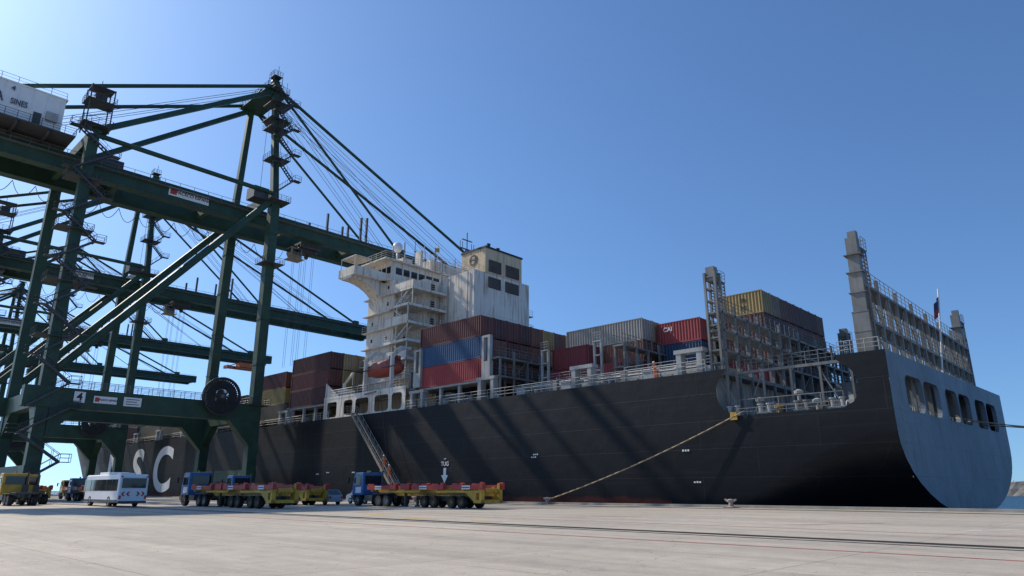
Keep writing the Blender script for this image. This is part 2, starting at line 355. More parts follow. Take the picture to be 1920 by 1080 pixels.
# ---------------------------------------------------------------- container ship
HY=60.;HC=80.25;HB=20.25;DZ=12.4
ship=thing('container_ship','huge container ship with black hull and white deckhouse moored at quay','ship',(-120,HC,-3.5))
SB=(-120,HC,-3.5)
def S(mb,name,mats,smooth=False,parent=None,label=None,split=True):
    o=mb.make(name,mats,parent or ship,SB,smooth,0,split)
    if label:o['label']=label
    return o
def smo(t): t=max(0,min(1,t)); return t*t*(3-2*t)
def section(x,NP=10):
    t=smo((-15.6-x)/22.); zb=-.9+(-8+.9)*t; R=7+(5-7)*t
    bt=max(0,min(1,(-x-205)/78.)); Bd=HB*(1-bt**2.6); Bl=HB*(1-bt)**.9 if bt>0 else HB
    pts=[]
    for i in range(NP+1):
        a=math.pi/2*i/NP
        pts.append((Bl*math.sin(a),zb+R*(1-math.cos(a))))
    f=(8-(zb+R))/(DZ-(zb+R)); pts.append((Bl+(Bd-Bl)*f**1.3,8.))
    return pts,Bd
q=MB()
xs=[-15.6,-17,-19,-21.5,-24,-27,-30,-33,-37,-60,-90,-120,-150,-180,-205,-215,-225,-235,-245,-255,-265,-272,-278,-282.5]
rows=[section(x) for x in xs]; n=len(rows[0][0])
for sgn in(-1,1):
    fx=lambda x,sgn=sgn:x+(1.2 if sgn>0 and x>-16 else 0)
    vs=[];fs=[]
    for x,(p,_) in zip(xs,rows): vs+=[(x+(1.2*(.5+sgn*.5*a/HB) if x>-16 else 0),HC+sgn*a,z) for a,z in p]
    for i in range(len(xs)-1):
        for j in range(n-1):
            a=i*n+j; f=(a,a+1,a+n+1,a+n); fs.append(f if sgn>0 else f[::-1])
    q.add(vs,fs)
    vs=[];fs=[];xu=[x for x in xs if x<=-37]
    for x in xu:
        p,Bd=section(x); sh=DZ+max(0,(-x-215)/68.)**1.5*5
        vs+=[(x,HC+sgn*p[-1][0],8.0),(x,HC+sgn*Bd,sh)]
    for i in range(len(xu)-1):
        a=2*i; f=(a,a+1,a+3,a+2); fs.append(f if sgn>0 else f[::-1])
    q.add(vs,fs)
    Y=HC+sgn*HB
    q.plate([(-37,8),(-37,12.4),(-29.2,12.4),(-29.8,11.9),(-30.25,11.3),(-30.5,10.6),(-30.5,9.9),(-30.3,9.2),(-29.9,8.6),(-29.3,8.2),(-28.6,8.0)],[],lambda a,b,Y=Y:(a,Y,b))
    q.plate([(-15.6,8),(-15.6,12.4),(-19.5,12.4),(-19.45,12.0),(-19.1,11.7),(-18.6,11.3),(-18.2,10.8),(-18.0,10.2),(-17.95,9.5),(-18.1,8.9),(-18.5,8.4),(-19.3,8.0)],[],lambda a,b,Y=Y,fx=fx:(fx(a),Y,b))
S(q,'hull','hull',True,split=False)
q=MB(); p,_=section(-15.6)
outl=[(HC-HB,12.4)]+[(HC-a,z) for a,z in reversed(p)]+[(HC+a,z) for a,z in p[1:]]+[(HC+HB,12.4)]
holes=[]
TX=lambda y:-15.6+1.2*(y-HY)/(2*HB)
grp=[(63.9,68.6),(69.0,73.8),(75.8,80.1),(80.5,84.9),(87.0,91.5),(91.9,96.6)]
for a,b_ in grp: holes.append(rrect(a,b_,7.8,10.8,.8))
q.plate(outl,holes,lambda y,z:(TX(y)+.03,y,z))
for h in holes:
    k=len(h); vs=[(TX(y)+.05,y,z) for y,z in h]+[(TX(y)-.35,y,z) for y,z in h]; q.add(vs,[(i,(i+1)%k,k+(i+1)%k,k+i) for i in range(k)])
S(q,'transom','transom',split=False)
for yy in (61.9,98.6):
    q=MB()
    for k in range(7): q.box(TX(yy)+.05,TX(yy)+.07,yy,yy+.18,2.4+k*.9,2.54+k*.9)
    S(q,'draught_mark','lgrey',split=False)
q=MB(); q.box(-215,-31.2,HC-HB+.06,HC+HB-.06,12.0,12.34)
q.prism([(-215,HC-HB+.1),(-215,HC+HB-.1),(-245,HC+15),(-268,HC+7),(-268,HC-7),(-245,HC-15)],'z',12.0,12.3)
q.box(-31,-15.7,HC-HB+.1,HC+HB-.1,6.7,6.95); q.box(-19.3,-15.75,HC-HB+.1,HC+HB-.1,12.1,12.38)
S(q,'deck','deck')
q=MB(); q.box(-31.35,-31.1,HC-HB+.1,HC+HB-.1,6.8,12.0)
for k in range(16): q.box(-31.1,-30.95,61+k*2.5,61.1+k*2.5,6.95,12)
S(q,'bulkhead','bulk')
for yy in(74.7,86,98.2):  # added panels: block the sky behind the transom openings so they look dark
    q=MB(); q.box(-24.5,-16.2,yy-.08,yy+.08,6.95,12.08)
    for k in range(6): q.box(-24+k*1.4,-23.9+k*1.4,yy-.2,yy-.08,6.95,12.05)
    S(q,'sky_blocking_panel','mgrey')
q=MB(); q.rail([(-31.5,60.15,12.4),(-78,60.15,12.4)],1.15,1.5,.035); q.rail([(-98,60.15,12.4),(-215,60.15,12.4)],1.15,2.4,.035)
q.rail([(-19.3,60.2,12.4),(-16,60.2,12.4)],1.1,1,.03)
S(q,'deck_railing','lgrey')
q=MB(); q.rail([(-28.6,60.15,8),(-19.6,60.15,8)],.6,.9,.03,2); S(q,'stern_railing','mgrey')
bays=[(-32.2,-44.9),(-46,-58.8),(-63.2,-76.2),(-99.2,-112),(-113.6,-126.4),(-128,-140.8),(-142.4,-155.2),(-156.8,-169.6),(-171.2,-184),(-185.6,-198.4),(-200,-212.8)]
for a,b_ in bays:
    q=MB(); q.box(b_,a,64,HC+16.2,12.36,12.95)
    for i in range(6):
        y=64.2+i*5.4; q.box(b_+.15,a-.15,y,y+5.2,12.95,13.38)
    for i in range(9):
        x=b_+.6+i*(a-b_-1.2)/8; q.box(x-.08,x+.08,63.5,64,12.36,13.2)
    S(q,'hatch_cover','lgrey')
def lbridge(x,z0,levels,tower,side=(61.0,99.5),lower=None,mt='mgrey',pw=.3,w=1.3,label=None,sp=2.55,lattice=False,dens=1):
    q=MB(); y0,y1=side; n=int((y1-y0)/sp)
    ztop=levels[-1]
    for i in range(n+1):
        y=y0+(y1-y0)*i/n
        for dx in(-w/2,w/2): q.box(x+dx-pw/2,x+dx+pw/2,y-pw/2,y+pw/2,(lower or z0),ztop+(.9 if i%2 else 0))
        if i<n:
            yn=y0+(y1-y0)*(i+1)/n
            if i%3==1 or dens>1:
                for k in range(len(levels)):
                    za=levels[k-1] if k else z0
                    a_,b_=((y,yn) if i%2 else (yn,y))
                    q.tube((x+w/2,a_,za),(x+w/2,b_,levels[k]),.055,0,5)
            if dens>1:
                ym=(y+yn)/2
                q.box(x-w/2-.06,x-w/2+.06,ym-.06,ym+.06,z0,ztop)
                q.box(x+w/2-.05,x+w/2+.05,y,yn,(z0+levels[0])/2-.05,(z0+levels[0])/2+.05)
            if lower and i%3==0: q.tube((x,y,lower),(x,yn,z0),.1,0,5)
    for L_ in levels:
        q.box(x-w/2-.12,x+w/2+.12,y0-.3,y1+.3,L_-.26,L_-.04)
        for dx in(-w/2-.08,w/2+.08): q.rail([(x+dx,y0-.3,L_),(x+dx,y1+.3,L_)],1.15,2.55/2,.032)
    if lower: q.box(x-w/2-.05,x+w/2+.05,y0,y1,z0-.35,z0)
    S(q,'lashing_bridge',mt,label=label,split=False)
    if tower:
        for y in (side[0],side[1]):
            q=MB()
            if lattice:
                for dx in(-.55,.55):
                    for dy in(-.5,.5): q.box(x+dx-.11,x+dx+.11,y+dy-.11,y+dy+.11,DZ,tower-.5)
                z=DZ+.8
                while z<tower-.6:
                    for dy in(-.5,.5): q.box(x-.55,x+.55,y+dy-.06,y+dy+.06,z-.07,z+.07)
                    for dx in(-.55,.55): q.box(x+dx-.06,x+dx+.06,y-.5,y+.5,z-.07,z+.07)
                    z+=1.25
                q.box(x-.45,x+.45,y-.4,y+.4,tower-1.4,tower+.1)
            else:
                q.box(x-.7,x+.6,y-.75,y+.5,DZ,15.9); q.box(x-.6,x+.5,y-.65,y+.45,15.9,19.4); q.box(x-.5,x+.42,y-.52,y+.35,19.4,tower-.4); q.box(x-.3,x+.4,y-.35,y+.25,tower-.4,tower+.2)
                for z in(14.2,15.9,17.6,19.4,21): q.box(x-.74,x+.64,y-.78,y+.53,z-.04,z+.04)
            for dy in(1.0,1.75):
                for dx in(-.4,.4): q.box(x+dx-.05,x+dx+.05,y+dy-.05,y+dy+.05,ztop,tower-1.2)
            for k in range(9):
                z=ztop+.4+k*(tower-ztop-1.8)/8; q.box(x-.44,x+.44,y+.97,y+1.03,z,z+.06); q.box(x-.44,x+.44,y+1.72,y+1.78,z,z+.06); q.box(x-.44,x-.38,y+.3,y+1.78,z,z+.06); q.box(x+.38,x+.44,y+.3,y+1.78,z,z+.06)
            q.box(x-.5,x+.5,y+.2,y+1.8,tower-1.3,tower-1.2)
            q.rail([(x+.5,y+.4,tower-1.2),(x+.5,y+1.8,tower-1.2),(x-.5,y+1.8,tower-1.2)],1.05,.7,.025)
            S(q,'lashing_tower',mt,split=False)
lbridge(-17.1,12.4,[15.2,18.3],23.0,side=(61.3,99.2),pw=.28,w=1.2,sp=2.7,dens=2)
lbridge(-30.6,12.4,[14.6,16.6,18.4],22.9,side=(61.3,99.2),lower=7.,pw=.24,w=1.4,lattice=True)
lbridge(-45.45,12.4,[15.4,18.0],None,pw=.22,side=(66.2,99.5))
lbridge(-60.9,12.4,[15.4,17.8],None,w=1.6,pw=.22)
lbridge(-77.4,12.4,[15.4,18.0],None,side=(61,66))
for a,b_ in zip(bays[3:],bays[4:]): lbridge((a[1]+b_[0])/2,12.4,[15.4],None,sp=5,side=(61.2,99),w=.9)
for x in(-33.2,-46.6,-61.9,-75.8,-113,-127.2,-141.6,-156,-170.4,-184.8):
    q=MB(); z1=14.9 if x not in(-61.9,) else 15.3
    q.box(x-1.5,x-.95,60.3,61.2,DZ,z1-.4);q.box(x+.75,x+1.3,60.3,61.2,DZ,z1-.4);q.box(x-1.7,x+1.5,60.25,61.3,z1-.4,z1)
    q.prism([(x-1.5,DZ),(x-2.3,DZ),(x-1.5,DZ+1)],'y',60.7,60.8);q.prism([(x+1.3,DZ),(x+2.1,DZ),(x+1.3,DZ+1)],'y',60.7,60.8)
    if x in(-61.9,-75.8): q.box(x-.9,x+.6,60.3,60.9,15.3,17.3); q.box(x-.9,x-.5,60.3,60.8,17.3,20.4); q.box(x+.2,x+.6,60.3,60.8,17.3,20.4); q.box(x-.9,x+.6,60.3,60.8,20.4,20.7)
    S(q,'container_pedestal','lgrey')
for xx in(-47.9,-56.2):
    q=MB()
    for dx in(-.5,.5): q.box(xx+dx-.12,xx+dx+.12,65.1,65.4,DZ,18.6)
    for z in(15,16.8,18.5): q.box(xx-.6,xx+.6,65.05,65.45,z,z+.16)
    q.rail([(xx-.6,65.1,18.66),(xx+.6,65.1,18.66)],1,.6,.03); S(q,'lashing_post','lgrey',split=False)
for a,b_ in(bays[2],bays[3]):
    q=MB(); q.box(b_+.3,a-.3,60.8,63.3,14.85,15.12)
    for i in range(4):
        x=b_+.8+i*(a-b_-1.6)/3; q.box(x-.2,x+.2,61,61.4,DZ,14.85)
    S(q,'container_support','lgrey')
for i,x in enumerate([-35.6,-39,-42.3,-48.5,-50.3,-52,-55.2,-57.4,-65,-68.5,-72,-101,-105,-109,-116,-120,-131,-136]):
    z=DZ; q=MB()
    if i%3==0: q.lathe([(0.28,0),(.28,.9),(.5,.95),(.5,1.2),(.1,1.35),(0,1.35)],(x,62.3,z),'z',12); S(q,'ventilator','lgrey')
    elif i%3==1: q.box(x-.7,x+.7,61.9,62.8,z,z+1.1); q.box(x-.8,x+.8,61.8,62.9,z+1.1,z+1.16); S(q,'deck_locker','lgrey')
    else: q.box(x-.3,x+.3,62,62.5,z,z+1.5); q.tube((x+.25,62.2,z),(x+.25,62.2,z+1.9),.09); S(q,'sounding_pipe','mgrey')
q=MB()
q.tube((-33,63.3,13.6),(-60,63.3,13.6),.13);q.tube((-33,63.3,13.95),(-60,63.3,13.95),.09)
for k in range(12): q.box(-34-k*2.2,-34.1-k*2.2,63.2,63.5,DZ,14.1)
S(q,'deck_pipe','lgrey')
q=MB(); q.box(-57.5,-47.5,65.5,68,13.4,14.5); q.box(-44.5,-33,65.5,75,13.4,14.0)
q.rail([(-57.5,65.5,14.5),(-47.5,65.5,14.5)],1.0,1.6,.03); q.rail([(-44.5,65.5,14),(-33,65.5,14)],1.0,1.6,.03)
S(q,'hatch_pontoon','lgrey')
def winch(x,y,m):
    q=MB(); q.lathe([(.2,-1.1),(.85,-1.1),(.85,-1.0),(.4,-1.0),(.4,0),(.85,0),(.85,.1),(.4,.1),(.4,1.0),(.85,1.0),(.85,1.1),(.2,1.1)],(x,y,8.1),'x',16)
    q.box(x-1.4,x-1.15,y-.5,y+.5,6.95,8.6);q.box(x+1.15,x+1.9,y-.5,y+.5,6.95,8.9);q.box(x-1.4,x+1.9,y-.8,y+.8,6.95,7.15); q.box(x+1.2,x+1.8,y-.3,y+.3,8.9,9.3)
    S(q,'mooring_winch',m,split=False)
for x,y,m in((-27.9,62.8,'lgrey'),(-24.4,63.2,'galv'),(-20.8,62.8,'bulk'),(-26,66.5,'mgrey'),(-22,67,'lgrey'),(-21,71,'lgrey'),(-26,80,'lgrey'),(-21,88,'mgrey')): winch(x,y,m)
for x in(-29.2,-26.2,-22.9,-19.9):
    q=MB(); q.box(x-.7,x+.7,60.3,60.9,6.95,8.2)
    for dx in(-.4,.4): q.lathe([(.2,0),(.2,.6),(.3,.65),(.3,.75),(0,.75)],(x+dx,60.6,8.2),'z',10)
    S(q,'fairlead','lgrey' if x!=-22.9 else 'mgrey')
q=MB(); q.box(-29.2,-28.6,59.75,60.05,7.65,8.3); q.box(-29.25,-28.55,59.7,59.78,7.6,7.8); S(q,'roller_chock','yellow')
q=MB()
for k in range(6): q.box(-28.8+k*1.85,-28.72+k*1.85,60.9,61,7,9.5)
q.tube((-28.8,60.95,9.5),(-19.5,60.95,9.5),.04);q.tube((-28.8,60.95,8.8),(-19.5,60.95,8.8),.03)
S(q,'stern_railing','mgrey')
for k,(x,h) in enumerate([(-27,2.2),(-25.3,1.5),(-23.4,2.6),(-21.9,1.7)]):
    q=MB(); q.tube((x,61.5,6.95),(x,61.5,7+h),.16,0,10); q.lathe([(.16,0),(.4,.05),(.4,.3),(.1,.45),(0,.45)],(x,61.5,7+h),'z',12); S(q,'ventilator','yellow' if k==1 else 'lgrey')
q=MB()
for y in(62.2,):
    for k in range(5): q.box(-29.5+k*2.6,-29.3+k*2.6,y,y+.2,6.95,12.2)
    q.box(-29.6,-19.2,y-.05,y+.25,12.1,12.35); q.tube((-29.4,y+.1,7),(-26.8,y+.1,12.1),.08);q.tube((-21.8,y+.1,12.1),(-19.3,y+.1,7),.08)
q.rail([(-29.6,62.2,12.35),(-19.3,62.2,12.35)],1.1,1.2,.03)
S(q,'side_gallery','mgrey',split=False)
q=MB()
for k in range(14): q.box(-31+k*.16,-30.9+k*.16,61.6,62.4,12.2-k*.38,12.26-k*.38)
q.beam((-31,61.6,12.2),(-28.8,61.6,7.0),.08,.25);q.beam((-31,62.4,12.2),(-28.8,62.4,7.0),.08,.25); q.rail([(-31,61.55,12.2),(-28.8,61.55,7.0)],1,1,.03,2)
S(q,'mooring_deck_ladder','lgrey')
for i,yy in enumerate([63,68.8,74.6,80.3,86,91.7,97.5]):
    q=MB(); q.box(-16.15,-15.95,yy-.2,yy+.2,6.95,12.1); q.rail([(-16.1,yy+.3,7.4),(-16.1,yy+3,7.4)],1.2,1,.04); S(q,'deck_pillar','mgrey')
for i,yy in enumerate([66.2,71.4,78,88.6]):
    q=MB(); q.rail([(-15.9,yy-1.3,7.3),(-15.9,yy+1.3,7.3)],1.15,.65,.05,2); S(q,'guard_rail','yellow' if i in(2,) else 'lgrey')
# superstructure
sup=bpy.data.objects.new('superstructure',None); COL.objects.link(sup); sup.parent=ship
q=MB(); q.box(-98.8,-91.2,67,93.5,12.34,36); q.box(-91.2,-87.2,70.2,90.3,12.34,36); q.box(-87.2,-78.6,73.6,87,12.34,36.6)
q.box(-91.2,-84,68.6,92,12.34,21.5)
S(q,'accommodation_block','white',parent=sup)
q=MB(); q.box(-84.4,-78.5,76,85,36.6,41.0); S(q,'funnel','cream',parent=sup)
q=MB(); q.box(-84.55,-78.35,75.85,85.15,41.0,41.3); S(q,'funnel_rim','black',parent=sup)
for y0,y1,z0,z1 in((76.8,79.7,36.9,39.0),(80.9,84.2,36.9,39.0),(76.8,79.7,34.1,36.0),(80.9,84.2,34.1,36.0)):
    q=MB(); x=-78.48 if z0>36.5 else -78.58
    q.box(x,x+.04,y0,y1,z0,z1,1); k=8
    for i in range(k): z=z0+.1+i*(z1-z0-.1)/k; q.box(x+.04,x+.12,y0+.1,y1-.1,z,z+.13)
    for yy in(y0,y1-.12): q.box(x,x+.16,yy,yy+.12,z0,z1)
    q.box(x,x+.16,y0,y1,z1-.08,z1)
    S(q,'louvre',['brown','black'],parent=sup,split=False)
for i,(x,y) in enumerate([(-83,77.6),(-82,79.5),(-80.5,80.8),(-83,82),(-81,83.4),(-80,78)]):
    q=MB(); q.tube((x,y,41.3),(x+.2,y,42.0+.25*(i%3)),.35,0,10); S(q,'exhaust_pipe','black',parent=sup)
q=MB(); ring=[(1.0*math.cos(t*math.pi/12),1.0*math.sin(t*math.pi/12)) for t in range(24)]
q.prism([(-81.4+a,39.3+b_) for a,b_ in ring],'y',75.93,75.98); S(q,'funnel_emblem_disc','black',parent=sup)
text('m',.95,(-81.4,75.92,39.75),'-y','cream',sup,SB,'funnel_emblem',bold=.03)
text('sc',.95,(-81.4,75.92,39.0),'-y','cream',sup,SB,'funnel_emblem',bold=.03)
q=MB(); q.rail([(-87.1,73.7,36.6),(-78.7,73.7,36.6),(-78.7,75.8,36.6)],1.1,1.2,.035); S(q,'casing_rail','white',parent=sup)
for z in(20.5,24,28):
    q=MB(); q.box(-78.6,-77.6,73.6,87,z,z+.1); q.rail([(-77.6,73.6,z+.1),(-77.6,87,z+.1)],1.05,1.5,.03); S(q,'casing_platform','white',parent=sup)
q=MB(); q.tube((-86.6,73.4,13),(-86.6,73.4,39.5),.16); q.tube((-84.9,73.4,13),(-84.9,73.4,36),.1); q.tube((-80,73.45,14),(-80,73.45,36.5),.08); S(q,'vent_pipe','lgrey',parent=sup)
for k in range(7):
    z=15.6+k*2.95
    q=MB(); yo=65.2 if k<6 else 66.0
    q.box(-91.2,-85.0,yo,73.6,z,z+.16); q.box(-91.2,-85.0,yo,yo+.06,z-.25,z); q.box(-85.06,-85,yo,73.6,z-.25,z)
    if k in(2,4,6): q.box(-91.2,-85.0,yo-.02,yo+.05,z+.16,z+1.15)
    q.box(-99.2,-91.2,66.2,67,z,z+.14)
    if k in(0,2,4): q.rail([(-99.1,66.25,z+.14),(-91.2,66.25,z+.14)],1.1,1.6,.03)
    q.rail([(-91.2,yo+.1,z+.16),(-85.1,yo+.1,z+.16),(-85.1,73.5,z+.16)],1.1,1.3,.035)
    if k<6:
        x0,x1=(-90.4,-86.2) if k%2 else(-86.2,-90.4)
        for y in(66.3,67.2): q.beam((x0,y,z+.16),(x1,y,z+2.95),.06,.28); q.rail([(x0,y,z+.2),(x1,y,z+2.95)],.9,1.2,.025,1)
        for j in range(10): t=(j+.5)/10; q.box(x0+(x1-x0)*t-.13,x0+(x1-x0)*t+.13,66.3,67.2,z+.16+2.8*t-.02,z+.16+2.8*t+.02)
    for xx in(-85.3,-88.2): q.tube((xx,yo+.2,z-2.8),(xx,yo+.2,z),.09,0,6)
    S(q,'balcony_deck','white',parent=sup)
    q=MB(); q.box(-91.2,-85.0,86.9,95.3,z,z+.16); q.rail([(-85.1,87,z+.16),(-85.1,95.2,z+.16)],1.1,1.5,.035); S(q,'balcony_deck','white',parent=sup)
def wy(a,z,wd,h,Y=67.0):
    q=MB(); q.box(a-wd/2,a+wd/2,Y-.03,Y+.02,z-h/2,z+h/2,0); q.box(a-wd/2-.07,a+wd/2+.07,Y-.02,Y+.01,z-h/2-.07,z+h/2+.07,1); S(q,'window',['glass','white'],parent=sup)
for k in range(1,7):
    wy(-97.2,15.6+k*2.95+1.6,.5,.6); wy(-93,15.6+k*2.95+1.6,.5,.6)
    q=MB(); z=15.6+k*2.95; q.box(-87.23,-87.17,71.6,72.4,z+.15,z+2.05,0); S(q,'door',['glass'],parent=sup)
    for dy in(0,1.5): q=MB(); q.box(-91.23,-91.17,67.6+dy,68.2+dy,z+1.2,z+1.9); S(q,'window',['glass'],parent=sup)
q=MB()
q.box(-99.6,-78.2,60.15,68,15.5,15.85)
q.plate([(-99.6,12.4),(-99.6,15.5),(-78.2,15.5),(-78.2,12.4)],[rrect(-98.6,-95.8,12.6,15,.4),rrect(-93.8,-91.4,12.9,15,.5),rrect(-90.6,-87.2,12.6,15,.5),rrect(-85.6,-82.2,12.6,15,.5),rrect(-81.4,-79,12.6,15,.5)],lambda a,z:(a,60.18,z))
q.box(-99.6,-78.2,66.9,67.1,12.34,15.5); q.rail([(-99.5,60.25,15.85),(-78.3,60.25,15.85),(-78.3,66,15.85)],1.1,1.5,.035)
q.prism([(-99.6,15.85),(-95.6,15.85),(-99.6,18.3)],'y',60.3,60.4); q.box(-98,-96,61.5,63.5,15.85,17.2)
S(q,'side_deckhouse','white',parent=sup)
q=MB(); q.box(-97,-96.6,61.8,62.2,15.85,18.2); q.beam((-96.8,62,18),(-93,61,19.4),.3,.35); q.tube((-93,61,19.4),(-93,61,17.4),.04); S(q,'provision_crane','white',parent=sup)
q=MB()
q.box(-98.9,-92.2,66,94.5,36.0,36.25); q.box(-98.6,-92.6,67,93.5,36.25,39.6); q.box(-99.3,-91.8,65.2,95.3,39.6,39.85)
for sg in(-1,1):
    y=lambda t,sg=sg:HC+sg*t
    q.box(-98.2,-93.4,y(13.2),y(20.0),36.0,36.22)
    for xx in(-98.2,-93.5): q.box(xx,xx+.12,y(13.2),y(20.0),36.22,37.5)
    q.box(-98.2,-93.4,y(19.9),y(20.0),36.22,37.5)
    arc=[(y(13.25+6.2*(1-math.cos(math.radians(a)))),31.4+4.2*math.sin(math.radians(a))) for a in range(0,91,10)]
    q.prism([(y(13.25),36.0),(y(20.0),36.0),(y(19.9),35.6)]+arc[::-1],'x',-97.4,-94.4)
    q.box(-98,-93.6,y(16.6),y(19.9),39.3,39.45)
    for xx in(-97.9,-93.8):
        for t in(16.8,19.8): q.tube((xx,y(t),37.4),(xx,y(t),39.3),.06,0,6)
S(q,'navigation_bridge','white',parent=sup)
for i in range(15): q=MB(); q.box(-92.6,-92.55,68+i*1.7,69.3+i*1.7,37.5,38.7); S(q,'bridge_window','glass',parent=sup)
for i in range(4): q=MB(); q.box(-98+i*1.4,-96.9+i*1.4,66.95,66.99,37.5,38.7); S(q,'bridge_window','glass',parent=sup)
q=MB(); q.rail([(-99.2,65.3,39.85),(-91.9,65.3,39.85),(-91.9,95.2,39.85)],1.15,1.4,.035); q.box(-96,-93,76,84,39.85,42.2); q.rail([(-96,76,42.2),(-93,76,42.2),(-93,84,42.2)],1.1,1.2,.035)
q.box(-95.5,-93.4,70,72,39.85,41.2); q.box(-94.5,-93,73.6,74.2,39.85,43.4); q.tube((-94,70.8,41),(-94,70.8,44.4),.1); q.tube((-93.4,78,42),(-93.4,78,46),.07);q.tube((-93.4,74.8,39.8),(-93.4,74.8,45),.06)
q.rail([(-92.4,75.8,39.85),(-92.4,84.6,39.85)],2.6,1.1,.04,4)
S(q,'monkey_island','white',parent=sup)
for i in range(7):
    q=MB(); q.tube((-92.3,67+i*2.4,39.9),(-92.3,67+i*2.4,42.4+(i*37%5)*.6),.055,0,5); q.box(-92.45,-92.15,66.8+i*2.4,67.2+i*2.4,41.2+(i*37%5)*.3,41.35+(i*37%5)*.3); S(q,'antenna','mgrey',parent=sup)
q=MB(); q.add([(-92.3,76.4,43.6),(-91.6,76.9,43.5),(-91.6,76.9,44.3),(-92.3,76.4,44.4)],[(0,1,2,3)]); q.tube((-92.3,76.4,39.9),(-92.3,76.4,44.6),.05); S(q,'signal_flag','yellow',parent=sup)
q=MB(); q.lathe([(0,-.9),(.5,-.8),(.85,-.35),(.9,0),(.8,.45),(.5,.8),(0,.95)],(-93.5,68.8,42.8),'z',16); q.tube((-93.5,68.8,39.8),(-93.5,68.8,42),.18)
S(q,'radome','whitec',True,parent=sup)
q=MB(); bx,by=-93,85.0
for a,b_ in((-.5,-.5),(.5,-.5),(.5,.5),(-.5,.5)): q.tube((bx+a,by+b_,39.8),(bx+a*.4,by+b_*.4,46.5),.1)
for k in range(6):
    z=40.5+k*1.1; q.box(bx-.5,bx+.5,by-.5,by+.5,z,z+.08)
q.tube((bx,by,46.5),(bx,by,50),.09); q.box(bx-.1,bx+.1,by-1.9,by+1.9,46.4,46.6); q.box(bx-.1,bx+.1,by-1.3,by+1.3,48.3,48.45)
for t in(-1.8,-1.2,1.2,1.8): q.tube((bx,by+t,46.5),(bx,by+t,47.9),.06)
q.box(bx+.3,bx+.6,by-1.6,by+1.6,44.6,44.95); q.box(bx-.4,bx+1.2,by-.9,by+.9,43.4,43.5)
S(q,'radar_mast','dgrey',parent=sup,split=False)
for xx in(-89.4,-82.6):
    q=MB(); q.prism([(60.6,15.85),(61.2,15.85),(61.1,20.6),(62.6,22.0),(64.2,22.2),(64.2,22.6),(62.3,22.5),(60.6,21.0)],'x',xx-.2,xx+.2); q.tube((xx,62,22.2),(xx,62,20.6),.05); S(q,'davit','white',parent=sup)
q=MB(); prof=[]; n=15
for i in range(n+1):
    t=i/n; x=-90+8.4*t; wv=1.45*(1-abs(2*t-1)**3.0)**.6+.05; zk=18.0+.7*abs(2*t-1)**3
    ring=[]
    for j in range(16):
        a=2*math.pi*j/16; yy=math.cos(a)*wv; zz=math.sin(a); z=19.2+(zz*(19.2-zk) if zz<0 else zz*(1.35*(1-abs(2*t-1)**4)+.1)); ring.append((x,62+yy,z))
    prof.append(ring)
vs=[v for r_ in prof for v in r_]; fs=[(i*16+j,i*16+(j+1)%16,(i+1)*16+(j+1)%16,(i+1)*16+j) for i in range(n) for j in range(16)]+[tuple(range(16)),tuple(range(n*16,n*16+16))]
LB=(-85.8,62,18)
lb=thing('lifeboat','enclosed orange lifeboat hanging from davits on the ship side','lifeboat',LB)
q.add(vs,fs); q.make('boat_hull','orange',lb,LB,True)
q=MB(); q.box(-84.2,-82.9,61.3,62.7,20.2,21.1); q.make('conning_cabin','orange',lb,LB,bev=.1)
q=MB()
for i in range(5): q.box(-88.6+i*1.1,-88.2+i*1.1,60.66,60.9,19.55,19.85)
q.make('window','glass',lb,LB)
q=MB(); q.box(-90,-81.7,60.52,60.62,19.1,19.25); q.make('rubbing_strake','black',lb,LB)
q=MB(); A=Vector((-89.6,59.3,12.7));B=Vector((-76.2,58.3,.75))
for dy in(-.5,.5):
    o_=Vector((0,dy,0)); q.beam(A+o_,B+o_,.12,.4); q.rail([A+o_,B+o_],1.05,1.5,.035,2,1)
for k in range(40):
    p=A+(B-A)*(k+.5)/40; q.box(p.x-.14,p.x+.14,p.y-.5,p.y+.5,p.z,p.z+.04)
q.box(-91.4,-89.4,58.7,60,12.55,12.68); q.rail([(-91.4,58.7,12.68),(-89.4,58.7,12.68)],1.05,1,.03)
q.tube((-76.2,57.9,.45),(-76.2,58.7,.45),.22,2,10); q.tube((-84,59.9,16),(-79.5,58.7,4.5),.03,2);q.beam((-88,60,15.4),(-84,59.2,15.4),.2,.2)
S(q,'accommodation_ladder',['ladder','lgrey','black'],split=False)
q=MB(); q.tube((-15.9,80.2,12.4),(-14.9,80.2,21.6),.08); S(q,'ensign_staff','whitec')
q=MB(); vs=[];fs=[]
for i in range(9):
    for j in range(5): vs.append((-15-.15*math.sin(i*.9)-.2*j/4,80.2-i*.27,20.8-j*.42-i*.16-.1*math.sin(i*.7)))
for i in range(8):
    for j in range(4): a=i*5+j; q.m.append(0 if j<2 else 1); fs.append((a,a+5,a+6,a+1))
q.v=vs;q.f=fs; M['flagb']=mat('flag_dark_blue',(.03,.04,.12),.8,.1,2); M['flagr']=mat('flag_red',(.35,.03,.04),.8,.1,2); S(q,'ensign_flag',['flagb','flagr'])
q=MB(); q.tube((-262,HC,12),(-262,HC,27),.35); q.box(-262.3,-261.7,HC-1.5,HC+1.5,22,22.3); S(q,'foremast','lgrey')
HYt=59.96
M['oldwhite']=mat('weathered_white_lettering',(.78,.78,.76),.6,.12,.5,.2,(.3,.29,.27))
text('C',13.2,(-164,HYt,5.4),'-y','oldwhite',ship,SB,'hull_lettering',bold=.32,xs=1.18)
text('S',13.2,(-179.5,HYt,5.4),'-y','oldwhite',ship,SB,'hull_lettering',bold=.32,xs=1.2)
text('M',13.2,(-195.5,HYt,5.4),'-y','oldwhite',ship,SB,'hull_lettering',bold=.32,xs=1.1)
